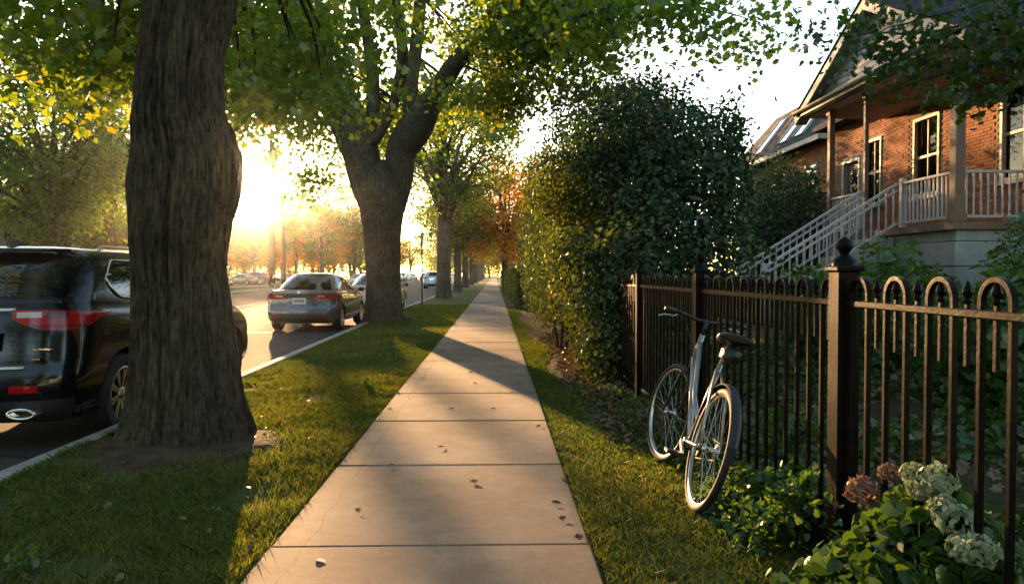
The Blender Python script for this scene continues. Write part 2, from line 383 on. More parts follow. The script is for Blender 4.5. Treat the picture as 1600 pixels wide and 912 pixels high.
def garden_z(X, Y):
    z = -.035 + .03 * (fbm(np.stack([X * 1.1, Y * 1.1, X * 0 + 4], -1)) - .44)
    return z + .55 * sstep(2.2, 7.5, X)
def lawn_sheet():
    U, Y = np.meshgrid(np.linspace(0, 1, 40), np.linspace(-5, 60, 500), indexing='ij'); X = KXf(Y) * (1 - U) + (SW0 - .004) * U
    tag(MB().grid(np.stack([X, Y, lawn_z(X, Y)], -1)).build('boulevard_lawn', M['turf'], smooth=True), kind='structure')
lawn_sheet()
sheet('boulevard_lawn_beyond', -3.42, SW0 - .004, 60, 420, -.03, M['turf_far'])
sheet('garden_ground', SW1 + .004, 45, -6, 130, 0, M['garden_soil'], 160, 200, garden_z)
sheet('garden_ground_beyond', SW1 + .004, 45, 130, 420, -.03, M['turf_far'])
# lawn strip beside the paving on the fence side
sheet('verge_lawn', SW1 + .006, 1.44, -5, 7.2, 0, M['turf'], 12, 120, lambda X, Y: garden_z(X, Y) + .012)
def bed_z(X, Y):
    edge = .86 + .12 * np.sin(Y * 1.1) - .3 * sstep(12, 20, Y)
    return garden_z(X, Y) + .02 * sstep(edge - .06, edge + .1, X) - .012 * (X < edge)
sheet('soil_bed', .62, 1.9, 6.0, 24, 0, M['soil'], 40, 300, bed_z)
def root_soil(name, cx, cy, rad, seed):
    a = np.linspace(0, 2 * np.pi, 64, endpoint=False); G = []
    for k in np.linspace(.15, 1, 16):
        edge = rad * (.75 + .5 * vnoise(np.stack([np.cos(a) * 2 + seed, np.sin(a) * 2, a * 0], -1)) + .25 * vnoise(np.stack([np.cos(a) * 7 + seed, np.sin(a) * 7, a * 0], -1)))
        X = np.clip(cx + np.cos(a) * edge * k, KXf(np.full(64, cy)) + .02, SW0 - .03); Y = cy + np.sin(a) * edge * k
        G.append(np.stack([X, Y, lawn_z(X, Y) + .014 * (1 - k ** 6) - .006 * k ** 6 + .03 * (vnoise(np.stack([X * 14, Y * 14, X * 0], -1)) - .4) * (1 - k)], -1))
    tag(MB().grid(np.array(G), wrap=True).build(name, M['soil'], smooth=True), kind='structure')
root_soil('root_soil', -2.36, 5.55, .78, 1.3); root_soil('root_soil_beyond', -2.95, 20.1, .7, 4.1)
# sidewalk: one piece per slab
SLAB = 1.5
sw = tag(empty('sidewalk'), kind='structure')
slab = MB(); g = .010; w = (SW1 - SW0) / 2
slab.box((-w, -SLAB / 2 + g, -.12), (w, SLAB / 2 - g, 0), bev=.012)
slab_me = slab.mesh('slab', M['sidewalk'])
for k in range(-4, 44):
    o = link('slab', slab_me, sw)
    o.location = ((SW0 + SW1) / 2, 3.49 + SLAB * (k + .5), float(rng.normal(0, .0022)))
    o.rotation_euler = (float(rng.normal(0, .0012)), float(rng.normal(0, .0014)), 0)
MB().box((SW0, 3.49 + SLAB * 44 + .01, -.12), (SW1, 420, 0)).build('far_slabs', M['sidewalk'], sw)
# kerbs: cast sections
def kerb(name, y0, y1, n_end, L=3.0):
    k = tag(empty(name), kind='structure')
    def sec(nm, a, b, dz=0):
        mb = MB(); q = []
        for y in (a, b):
            x1 = float(KXf(y)) - .004; x0 = x1 - .146; q.append([(px, y, pz + dz) for px, pz in ((x0, -.16), (x0, -.02), (x0 + .02, .004), (x1 - .012, .004), (x1, -.006), (x1, -.16))])
        mb.add(q[0] + q[1], [(5,4,3,2,1,0), (6,7,8,9,10,11)] + [(i, (i+1)%6, 6+(i+1)%6, 6+i) for i in range(6)]); mb.build(nm, M['kerb'], k, 30)
    for i in range(n_end): sec('kerb_section', y0 + i * L, y0 + (i + 1) * L - .012, float(rng.normal(0, .002)))
    sec('kerb_run', y0 + n_end * L, y1)
kerb('kerb', -6, 420, 26)
def farkerb():
    k = tag(empty('far_kerb'), kind='structure')
    for i in range(30):
        o = MB().box((-20.15, 30 + i * 5, -.16), (-20.002, 34.98 + i * 5, -.01), bev=.015).build('kerb_section', M['kerb'], k)
    MB().box((-20.15, -60, -.16), (-20.002, 29.98, -.01)).build('kerb_run', M['kerb'], k)
    MB().box((-20.15, 180, -.16), (-20.002, 420, -.01)).build('kerb_run', M['kerb'], k)
farkerb()
sheet('far_boulevard_lawn', -25.6, -20.15, -60, 420, -.03, M['turf_far'])
sheet('far_sidewalk', -27.4, -25.6, -60, 420, -.02, M['kerb'])
sheet('parking_lot', -95, -29, 84, 190, -.10, M['asphalt'])
sheet('far_front_lawn', -140, -27.4, -60, 84, -.03, M['turf_far'])
# painted marks on the road
mk = tag(empty('lane_markings'), kind='structure')
dash = MB().box((-.06, 0, 0), (.06, 3, .003)).mesh('dash', M['paint'])
for k in range(14):
    o = link('dash', dash, mk); o.location = (-11.3, 5 + 9 * k, -.128)
tick = MB().box((-.5, 0, 0), (.5, .12, .003)).mesh('bay_tick', M['paint'])
for y in (11.8, 18.0, 24.4, 31.0):
    o = link('bay_tick', tick, mk); o.location = (-5.9, y, -.128)
# ------------------------------------------------------------------ grass blades (nobody could count them)
def blades(name, label, regions, seed, zf):
    r = np.random.default_rng(seed); Vs = []; tint = []; H = []
    for (x0, x1, y0, y1, dens, h, wd, keep) in regions:
        n = int((x1 - x0) * (y1 - y0) * dens); p = np.c_[r.uniform(x0, x1, n), r.uniform(y0, y1, n)]
        if keep is not None: p = p[keep(p[:, 0], p[:, 1], r)]
        n = len(p); z = zf(p[:, 0], p[:, 1]); a = r.uniform(0, 2 * np.pi, n); lean = r.normal(0, .55, (n, 2))
        patch = fbm(np.c_[p * .9, np.zeros(n)]); hh = h * (.5 + .8 * r.random(n)) * (.55 + .9 * patch)
        b = np.c_[p, z - .006]; s = np.c_[np.cos(a), np.sin(a), np.zeros(n)] * wd
        tip = b + np.c_[lean * hh[:, None], hh]; mid = b + np.c_[lean * hh[:, None] * .3, hh * .55]
        Vs.append(np.stack([b - s, b + s, mid + s * .7, tip, mid - s * .7], 1)); tint.append(np.clip(.15 + patch * .7 + r.normal(0, .22, n), 0, 1))
    V = np.concatenate(Vs); t = np.concatenate(tint); N = len(V)
    L = np.arange(N * 5); st = np.arange(N) * 5; tt = np.full(N, 5)
    o = link(name, raw_mesh(name, V.reshape(-1, 3), L, st, tt, M['grass'], np.repeat(t, 5)))
    return tag(o, label, 'grass', kind='stuff')
def bare(x, y, r):
    d1 = np.hypot((x + 2.36) / .74, (y - 5.55) / .74) + .5 * (vnoise(np.c_[x * 4, y * 4, x * 0 + 5]) - .5); d2 = np.hypot((x + 1.78) / .17, (y - 6.05) / .28); d3 = np.hypot((x + 3.0) / .62, (y - 20.2) / .62)
    d4 = np.hypot(x + 2.84, y - 29) / .3
    return (np.minimum.reduce([d1, d3, d4]) + r.normal(0, .12, len(x)) > 1) & (x > KXf(y) + .01) & (vnoise(np.c_[x * 2.1, y * 2.1, x * 0 + 9]) + r.normal(0, .1, len(x)) > .2)
blades('boulevard_grass', 'mown grass of the boulevard between the kerb and the sidewalk', [
    (-3.42, SW0 - .01, 1.6, 5, 9000, .05, .0024, bare), (-3.42, SW0 - .01, 5, 9, 6500, .05, .003, bare),
    (-3.42, SW0 - .01, 9, 16, 3200, .045, .0045, bare), (-3.42, SW0 - .01, 16, 32, 1500, .045, .007, bare),
    (SW0 - .07, SW0 + .004, 1.6, 14, 4200, .03, .0026, None)], 21, lawn_z)
def verge_keep(x, y, r):
    edge = np.where(y < 6.0, 1.40, .80 + .1 * np.sin(y * 1.1)) + r.normal(0, .05, len(x)); return x < edge
blades('verge_grass', 'strip of grass between the sidewalk and the iron fence', [
    (SW1 + .005, 1.45, 1.6, 4.5, 8500, .05, .0024, verge_keep), (SW1 + .005, 1.45, 4.5, 8, 6000, .05, .003, verge_keep),
    (SW1 + .005, .95, 8, 16, 3600, .055, .0045, verge_keep), (SW1 + .005, .9, 16, 30, 1600, .05, .007, verge_keep),
    (SW1 - .02, SW1 + .06, 1.6, 14, 5000, .04, .003, None)], 22, garden_z)
# ------------------------------------------------------------------ trees
def smooth_path(P, n):
    P = np.asarray(P, float); t = np.linspace(0, len(P) - 1, n); i = np.clip(t.astype(int), 0, len(P) - 2); f = (t - i)[:, None]
    p0 = P[np.maximum(i - 1, 0)]; p1 = P[i]; p2 = P[i + 1]; p3 = P[np.minimum(i + 2, len(P) - 1)]
    return .5 * ((2 * p1) + (-p0 + p2) * f + (2 * p0 - 5 * p1 + 4 * p2 - p3) * f ** 2 + (-p0 + 3 * p1 - 3 * p2 + p3) * f ** 3)
def trunk_into(mb, PR, nring, sides, bark=.02, flare=0., seed=0, lobes=6, depth=None, fdec=.22, freq=16):
    """PR rows: x, y, z, radius; rings displaced into bark ridges and root buttresses"""
    Q = smooth_path(PR, nring); P = Q[:, :3]; rad = Q[:, 3]
    a = np.arange(sides) / sides * 2 * np.pi; ca, sa = np.cos(a), np.sin(a); G = []
    z0 = P[0, 2]
    T = nrm(np.gradient(P, axis=0)); u = nrm(np.cross(T[0], (0, 1., .01)))
    for i in range(nring):
        u = nrm(u - T[i] * np.dot(u, T[i])); w = np.cross(T[i], u)
        h = P[i, 2] - z0; r = np.full(sides, rad[i])
        q = np.stack([ca * rad[0] * freq, sa * rad[0] * freq, np.full(sides, h * 1.7 + seed)], -1)
        n = vnoise(q + .9 * vnoise(q * np.array([.5, .5, 1.6]))[..., None]); q2 = q * np.array([.28, .28, .4]); n2 = fbm(q2) - .45
        ridge = 1 - np.abs(2 * n - 1)
        r = r + bark * (ridge - .5) * 2 + .12 * rad[i] * n2
        if flare: r = r + flare * math.exp(-h / fdec) * (.55 + .45 * np.cos(a * lobes + seed + 1.2 * np.sin(a * 2 + seed)))
        g_ = P[i] + (ca * r)[:, None] * u + (sa * r)[:, None] * w
        if depth: g_[:, 1] = P[i, 1] + (g_[:, 1] - P[i, 1]) * min(1, depth / rad[i] + .35 * math.exp(-h / .3))
        G.append(g_)
    mb.grid(np.array(G), wrap=True)
def limb_into(mb, a, b, r0, r1, rng, sides=7, sag=.0, n=9, wob=.12):
    a = np.array(a, float); b = np.array(b, float); d = np.linalg.norm(b - a); t = np.linspace(0, 1, n)[:, None]
    rise = np.array([0, 0, .18 * d]); c = (a + b) / 2 + rise + rng.normal(0, wob * d * .5, 3)
    P = (1 - t) ** 2 * a + 2 * t * (1 - t) * c + t ** 2 * b + rng.normal(0, wob * .12 * d / n ** .5, (n, 3)) * np.sin(t * np.pi)
    mb.tube(P, np.linspace(r0, r1, n), sides); return P
def clusters(rng, c, rad, n, gap=.42, shell=.5, zmin=None):
    out = []; c = np.array(c, float); rad = np.array(rad, float)
    while len(out) < n:
        p = rng.normal(size=3); p /= np.linalg.norm(p); p *= (shell + (1 - shell) * rng.random()) if rng.random() < .75 else rng.random() ** .5 * .9
        q = c + p * rad
        if zmin is not None and q[2] < zmin: continue
        if vnoise(q * .55 + 31) < gap and rng.random() < .8: continue
        out.append(q)
    return np.array(out)
def leaf_cloud(rng, K, per, sig=(.42, .42, .26)):
    C = np.repeat(K, per, 0); s = np.repeat(.65 + .7 * rng.random(len(K)), per)[:, None]
    return C + rng.normal(size=C.shape) * np.array(sig) * s
def tint_for(rng, K, per, base=.45, spread=.2):
    t = np.repeat(rng.normal(base, spread, len(K)), per); return np.clip(t + rng.normal(0, .16, len(t)), 0, 1)

cam_pos = np.array([0, 0, EYE]); sd = np.array(to_sun)
def clear_of_sun(K, near=1.0, grow=.012):
    """gap in the leaves that lets the low sun through to the pavement"""
    v = K - cam_pos; t = v @ sd; d = np.linalg.norm(v - t[:, None] * sd, axis=1); return K[(d > near + grow * t) | (t < 0)]

# --- the big maple beside the parked black car
def pix(x, y, D):
    return np.array([(x - 773) / 1155 * D, D, EYE + (428 - y) / 1155 * D])
rt = np.random.default_rng(101)
D1 = 5.72
edges = [(700,196,392),(690,200,390),(658,203,387),(620,211,378),(583,215,372),(520,220,364),(472,222,359),(415,222,353),(350,218,361),(322,214,369),(295,213,377),(262,217,380),(230,220,371),(184,224,354),(92,237,352),(0,252,374),(-90,262,384),(-180,262,400)]
PR = []
for (y, l, r) in edges:
    p = pix((l + r) / 2, y, D1); PR.append((p[0], D1, p[2], (r - l) / 2 / 1155 * D1 * .985))
PR = np.array(PR); PR[0, 2] = -.12
t1 = tag(empty('maple_tree', (0, 0, 0)), 'thick old maple with a swollen burled trunk beside the black car', 'tree', 'maples along the boulevard')
mb = MB(); trunk_into(mb, PR, 330, 220, .026, .15, 2.0, 6, depth=.335, fdec=.17, freq=26)
top = PR[-1, :3]
K1 = clusters(rt, (-2.4, 5.4, 7.6), (5.2, 5.4, 3.6), 150, .4)
low = []
for (x, y, D, n, s) in [(150,30,7.0,3,.45),(205,80,7.2,3,.4),(60,20,7.5,3,.5),(125,110,7.6,2,.3),(225,150,7.8,2,.3),(10,60,8,3,.5),(190,-10,6.8,3,.5),
                        (420,20,8.6,4,.5),(470,70,9.4,4,.6),(430,120,9.5,3,.5),(400,190,10.,3,.4),(460,180,11,2,.4),(395,70,9,2,.4),(380,150,9.2,2,.3)]:
    p = pix(x, y, D); low += list(p + rt.normal(0, s, (n, 3)) * np.array([1, 1, .5]))
for k in range(24):
    p = pix(rt.uniform(384, 520), rt.uniform(-20, 215), rt.uniform(9, 14)); low.append(p)
for k in range(14):
    p = pix(rt.uniform(-20, 235), rt.uniform(-30, 150), rt.uniform(7, 11)); low.append(p)
low = clear_of_sun(np.array(low), .72, .0); K1 = K1[K1[:, 2] > 4.0]
Kall = np.concatenate([K1, low])
for i, k in enumerate(rt.choice(len(K1), 26, replace=False)): limb_into(mb, top + rt.normal(0, .05, 3) - [0, 0, rt.random() * .5], K1[k], .11, .02, rt, 8)
for k in low[::2]: limb_into(mb, top + np.array([0, 0, .3]), k, .05, .008, rt, 6, n=12)
mb.build('trunk', M['bark'], t1, True)
per = 90
C = leaf_cloud(rt, Kall, per, (.42, .42, .24)); sz = rt.uniform(.07, .135, len(C))
link('crown', leaf_mesh('crown', rt, C, sz, T_MAPLE, M['maple'], .55, .7, tint_for(rt, Kall, per)), t1)

# --- second maple, forked, at the kerb behind the grey sedan
rt = np.random.default_rng(202)
D2 = 20.2
t2 = tag(empty('maple_tree'), 'forked maple trunk standing at the kerb beside the grey sedan', 'tree', 'maples along the boulevard')
mb = MB()
def limbpath(rows, D, dy=None):
    out = []
    for i, (y, l, r) in enumerate(rows):
        d = D + (dy[i] if dy else 0); p = pix((l + r) / 2, y, d); out.append((p[0], d, p[2], (r - l) / 2 / 1155 * d))
    return np.array(out)
tr = limbpath([(512,568,636),(500,571,631),(470,573,628),(420,573,626),(370,570,627),(330,565,632),(300,562,636),(280,566,630),(262,580,618),(252,594,604)], D2); tr[0, 2] = -.1
trunk_into(mb, tr, 110, 84, .016, .16, 5., 5)
LL = limbpath([(330,568,612),(280,548,600),(237,537,592),(184,514,572),(132,490,540),(70,466,508),(0,440,476),(-80,405,430)], D2, [0,0,0,.2,.5,.9,1.4,2])
RL = limbpath([(330,585,632),(280,602,646),(237,606,652),(200,626,677),(158,660,694),(105,697,724),(52,742,766),(0,785,806),(-70,850,866)], D2, [0,0,-.1,-.4,-.8,-1.3,-1.9,-2.5,-3.2])
M1 = limbpath([(240,560,590),(200,572,592),(150,576,596),(90,572,590),(0,560,576),(-80,556,568)], D2, [0,.3,.7,1.1,1.6,2])
M2 = limbpath([(200,636,664),(150,630,654),(90,640,660),(0,650,668),(-80,655,668)], D2, [0,.3,.8,1.3,2])
M3 = limbpath([(225,560,585),(215,585,600),(160,610,626),(90,622,640),(0,612,626)], D2, [0,-.4,-.9,-1.5,-2.2])
for q, n, s in ((LL, 60, 36), (RL, 70, 36), (M1, 40, 20), (M2, 40, 20), (M3, 40, 18)): trunk_into(mb, q, n, s, .012, 0, 3.)
K2 = np.concatenate([clusters(rt, (-3.0, 19.8, 8.6), (5.6, 5.6, 4.6), 260, .44, zmin=4.6),
                     clusters(rt, (-.2, 17.2, 6.6), (2.8, 2.6, 2.2), 60, .3), clusters(rt, (-6.2, 18.5, 6.4), (2.6, 3.0, 2.0), 60, .35), clusters(rt, (1.7, 16.2, 7.2), (2.2, 2.2, 1.7), 46, .3),
                     np.array([pix(x, y, 13.) + rt.normal(0, .12, 3) for x, y in ((930,12),(960,30),(985,20),(1010,25),(1040,18),(1075,22),(1105,30),(1140,36),(1165,44),(1188,38),(900,40),(880,10))])])
K2 = clear_of_sun(K2, 1.0)
K2 = K2[~((K2[:, 1] < 20.8) & (np.abs(K2[:, 0] + 3.0) < 3.0) & (K2[:, 2] < 8.6) & (rt.random(len(K2)) < .9))]
tips = np.concatenate([LL[3:, :3], RL[3:, :3], M1[2:, :3], M2[2:, :3], M3[2:, :3]])
for k in rt.choice(len(K2), 120, replace=False):
    j = np.argmin(np.linalg.norm(tips - K2[k], axis=1)); limb_into(mb, tips[j], K2[k], .05, .012, rt, 6)
limb_into(mb, RL[-1, :3], pix(900, 30, 13.3), .07, .04, rt, 7, wob=.05); limb_into(mb, pix(900, 30, 13.3), pix(1190, 38, 13), .04, .006, rt, 6, wob=.03)
rh = np.random.default_rng(5); Kh = clear_of_sun(np.array([pix(rh.uniform(440, 508), rh.uniform(130, 312), rh.uniform(21.5, 25)) for _ in range(16)]), 1.1, 0)
for k in Kh[::2]: limb_into(mb, LL[5, :3], k, .04, .01, rh, 6)
mb.build('trunk', M['bark_grey'], t2, True); K2 = np.concatenate([K2, Kh])
per = 145; C = leaf_cloud(rt, K2, per, (.46, .46, .28))
link('crown', leaf_mesh('crown', rt, C, rt.uniform(.08, .145, len(C)), T_STAR, M['maple'], .5, .6, tint_for(rt, K2, per, .5)), t2)

# --- generic kinds used for the rest; every tree is its own thing
def make_tree(seed, h0, r0, cc, cr, n, per, leaf, mat_leaf, mat_bark, gap=.4, nl=42, lean=0., tb=.45, zmin=None, tmpl=T_OVAL, sig=(.5,.5,.3)):
    r = np.random.default_rng(seed); mb = MB()
    tr = np.array([(0, 0, -.15, r0 * 1.0), (.0, 0, .4, r0 * .98), (lean * .3, 0, h0 * .5, r0 * .88), (lean * .7, .02, h0, r0 * .85), (lean, 0, cc[2], r0 * .4), (lean, 0, cc[2] + cr[2] * .6, r0 * .12)])
    trunk_into(mb, tr, 40, 28, .014, r0 * .35, seed * .7, 5)
    K = clusters(r, cc, cr, n, gap, zmin=zmin)
    for k in r.choice(len(K), min(len(K), nl), replace=False):
        z = h0 + (cc[2] - h0) * r.random() * .9; f = (z - h0) / max(cc[2] - h0, .1)
        limb_into(mb, (lean * (.7 + .3 * f), 0, z), K[k], r0 * (.42 - .2 * f), .015, r, 6)
    tm = mb.mesh('trunk', mat_bark, True)
    C = leaf_cloud(r, K, per, sig)
    cm = leaf_mesh('crown', r, C, r.uniform(leaf * .7, leaf * 1.3, len(C)), tmpl, mat_leaf, .5, .5, tint_for(r, K, per, tb))
    return tm, cm
KIND = {
 'street': make_tree(11, 3.6, .42, (0, 0, 8.2), (4.6, 4.6, 4.2), 240, 80, .19, M['maple_far'], M['bark_grey'], .36, zmin=4.2),
 'street2': make_tree(12, 3.4, .40, (.2, 0, 7.0), (4.2, 4.4, 3.6), 210, 80, .20, M['maple_far'], M['bark_grey'], .36, zmin=3.4),
 'wide': make_tree(13, 3.0, .33, (0, 0, 7.6), (5.4, 5.4, 5.0), 250, 80, .22, M['maple_far'], M['bark'], .45, lean=.5),
 'tall': make_tree(14, 4.6, .36, (.6, 0, 10.0), (4.8, 4.8, 5.6), 240, 80, .22, M['maple_far'], M['bark'], .46, lean=1.2),
 'young': make_tree(15, 5.5, .20, (0, 0, 10.5), (3.4, 3.4, 5.0), 34, 50, .22, M['yellow'], M['bark'], .5, nl=14),
 'yellow': make_tree(16, 2.4, .25, (0, 0, 5.6), (4.0, 4.0, 3.8), 170, 80, .24, M['yellow'], M['bark'], .38),
 'orange': make_tree(17, 2.2, .22, (0, 0, 5.2), (3.4, 3.4, 3.4), 170, 80, .20, M['orange'], M['bark'], .36),
 'high': make_tree(19, 9.8, .38, (0, 0, 15.2), (3.6, 3.6, 4.0), 46, 60, .24, M['maple_far'], M['bark'], .45, nl=12),
 'rust': make_tree(18, 3.2, .22, (0, 0, 9.2), (2.3, 2.3, 3.4), 100, 60, .17, M['rust'], M['bark'], .48),
}
KIND['airy'] = make_tree(20, 4.2, .30, (0, 0, 10.2), (5.4, 5.4, 6.4), 230, 80, .25, M['maple_far'], M['bark'], .42, nl=40)
def plant_tree(name, kind, x, y, label, group=None, s=1.0, rz=0., z=-.03, mat_leaf=None, sz=None):
    tm, cm = KIND[kind]; e = tag(empty(name, (x, y, z), rz), label, 'tree', group); e.scale = (s, s, sz or s)
    link('trunk', tm, e); c = link('crown', cm, e)
    if mat_leaf: c.material_slots[0].link = 'OBJECT'; c.material_slots[0].material = mat_leaf
    return e
G1 = 'maples along the boulevard'
plant_tree('maple_tree', 'street', -2.75, 40, 'straight maple trunk behind the sign post on the boulevard', G1, 1.0, .4)
for i, (y, k, s, a) in enumerate([(57, 'street2', .8, 1.9), (72, 'street2', .86, 3.3), (91, 'street', .8, 5.0), (110, 'street2', .9, .8), (132, 'street', .9, 2.6), (158, 'street2', 1, 4.1), (190, 'street', 1, 5.5)]):
    plant_tree('maple_tree', k, -2.85, y, ['first', 'second', 'third', 'fourth', 'fifth', 'sixth', 'seventh'][i] + ' boulevard maple beyond the straight maple at the sign post', G1, s, a)
G2 = 'trees across the street'
FAR = [  # name, kind, x, y, scale, rot, material, label
 ('shade_tree', 'wide', -22.2, 37, 1.0, .3, None, 'green shade tree with a fork across the street behind the black car'),
 ('shade_tree', 'tall', -23.4, 46.5, 1.0, 2.6, None, 'tall leaning tree across the street seen just past the big burled trunk'),
 ('shade_tree', 'wide', -30.0, 52, .8, 1.7, None, 'leafy tree in front of the houses across the street'),
 ('shade_tree', 'yellow', -30.5, 61, .8, 4.0, None, 'low yellow green tree in front of the houses across the street'),
 ('shade_tree', 'tall', -46, 72, 1.0, 5.2, None, 'tall green tree behind the low yellow one across the street'),
 ('shade_tree', 'high', -24.0, 80.3, 1.0, .5, None, 'high crowned tree on the far grass beside the slender young tree'),
 ('shade_tree', 'airy', -23.0, 99, .68, 1.5, None, 'airy green tree past the slender young tree on the far grass'),
 ('shade_tree', 'airy', -22.5, 119, 1.15, 4.2, None, 'second airy green tree past the slender young tree on the far grass'),
 ('young_tree', 'young', -21.4, 75.6, 1.0, 1.0, None, 'slender young tree with thin leaves under the setting sun'),
]
for (n, k, x, y, s, a, m_, lb) in FAR: plant_tree(n, k, x, y, lb, G2, s, a, mat_leaf=m_)
rt = np.random.default_rng(303)
for i in range(24):                # tree belt around the car park, autumn colours
    x = -29 - 5.4 * (i % 8) + rt.normal(0, 1.4) - (12 if i > 15 else 0); y = (126 if i < 8 else (160 if i < 16 else 200)) + rt.normal(0, 7) + 2.0 * (i % 8)
    k, m_, nm = [('yellow', M['orange'], 'orange'), ('wide', M['maple_far'], 'green'), ('yellow', None, 'yellow'), ('rust', None, 'rust red')][int(rt.integers(0, 4))]
    plant_tree('autumn_tree', k, x, y, nm + ' tree in the hazy belt around the car park', 'tree belt around the car park', 1.0 + .35 * rt.random() + (.25 if i > 15 else 0), rt.random() * 6, mat_leaf=m_)
for (x, y, k, m_, s, nm) in [(-24, 104, 'yellow', M['orange'], 1.0, 'orange'), (-23.5, 122, 'wide', None, .8, 'green'), (-24, 146, 'rust', None, 1, 'rust red'), (-24, 172, 'yellow', None, 1.1, 'yellow'), (-23, 205, 'wide', None, 1, 'green'), (-18, 240, 'wide', None, 1.2, 'green'), (-10, 262, 'yellow', None, 1.3, 'yellow'), (-2, 280, 'wide', None, 1.3, 'green'), (6, 270, 'wide', None, 1.3, 'green')]:
    plant_tree('autumn_tree', k, x, y, nm + ' tree closing the far end of the street', 'trees at the far end of the street', s, y, mat_leaf=m_)
for i, (x, y, k, s) in enumerate([(-48, 84, 'wide', .9), (-52, 74, 'wide', .95), (-55, 92, 'wide', 1), (-40, 84, 'wide', .8), (-60, 80, 'tall', 1), (-34, 79, 'wide', .7)]):
    plant_tree('shade_tree', k, x, y, 'green tree in the back gardens behind the houses across the street', 'trees behind the far houses', s, i * 1.3)
# garden side
plant_tree('orange_maple', 'orange', .8, 58, 'small bright orange maple above the far hedge along the sidewalk', None, 1.2, .7)
plant_tree('rust_tree', 'rust', 6.9, 36.5, 'thin rust coloured tree rising behind the lilac shrub', None, 1.15, 2.0, sz=.88)
plant_tree('garden_tree', 'street2', 6.2, 60, 'dense green tree in the gardens beyond the orange maple', 'green trees in the far gardens', .9, 1.0)
plant_tree('garden_tree', 'wide', 5.0, 78, 'dense green tree in the gardens beyond the orange maple', 'green trees in the far gardens', .8, 2.0)
plant_tree('garden_tree', 'street2', 4.6, 100, 'dense green tree in the gardens beyond the orange maple', 'green trees in the far gardens', .9, 3.0)
# leafy bough of the garden maple that hangs before the porch gable
rt = np.random.default_rng(404)
tb = tag(empty('garden_maple_shaded', (0, 0, 0)), 'garden maple whose leafy bough hangs in front of the porch gable', 'tree')
mb = MB(); trunk_into(mb, np.array([(8.2, 7.4, .3, .24), (8.1, 7.4, 2, .21), (7.9, 7.5, 3.6, .17), (7.6, 7.6, 5.4, .12), (7.5, 7.6, 7.5, .05)]), 30, 22, .01, .1, 1.)
K = []
for (x, y, D, n, s) in [(1560,20,8.2,7,.45),(1500,60,8.4,7,.4),(1440,85,8.5,5,.3),(1400,100,8.5,4,.22),(1560,110,8.2,7,.4),(1600,60,8,6,.45),(1480,120,8.6,3,.2),(1400,55,8.8,3,.2),(1540,140,8.4,3,.25),(1640,30,8,6,.5),(1360,75,8.7,2,.12),(1450,15,8.6,4,.3),(1600,150,8.2,3,.3),(1320,48,8.8,1,.05),(1296,52,8.9,1,.04)]:
    K += list(pix(x, y, D) + rt.normal(0, s, (n, 3)) * np.array([1, 1, .55]))
K = np.array(K); K = np.concatenate([K, clusters(rt, (8., 7.6, 7.4), (3.4, 3.2, 2.6), 60, .3, zmin=5.)])
for k in K[::5]: limb_into(mb, (7.75, 7.5, 3.8 + rt.random()), k, .03, .006, rt, 6, n=13, wob=.35)
mb.build('trunk', M['bark'], tb, True)
per = 34; C = leaf_cloud(rt, K, per, (.22, .22, .13))
link('crown', leaf_mesh('crown', rt, C, rt.uniform(.05, .105, len(C)), T_MAPLE, M['garden_maple_shaded'], .4, 1.0, tint_for(rt, K, per, .4)), tb)

# the row goes on behind the camera too
for (x, y, k, s, a, lb) in [(-2.6, -9, 'street', 1.0, .6, 'maple on the boulevard just behind the big burled maple'), (-2.7, -24, 'street2', 1.05, 2.2, 'second maple back along the boulevard from the burled maple'), (-2.7, -42, 'street', 1.0, 4.0, 'third maple back along the boulevard from the burled maple')]:
    plant_tree('maple_tree', k, x, y, lb, G1, s, a)
for i, (x, y, k, s) in enumerate([(-22, 18, 'wide', 1.0), (-22.5, 2, 'tall', 1.0), (-22, -14, 'wide', 1.1), (-21.5, -32, 'tall', 1.0)]):
    plant_tree('shade_tree', k, x, y, 'shade tree on the far boulevard before the houses next to the pale stucco house', G2, s, 1 + i * 1.9)
for (x, y, k, s) in [(7, -7, 'wide', .8), (10, -22, 'tall', 1.0), (5, -38, 'wide', 1.0)]:
    plant_tree('garden_tree', k, x, y, 'garden tree on the house side before the garden maple', 'garden trees back along the street', s, x)
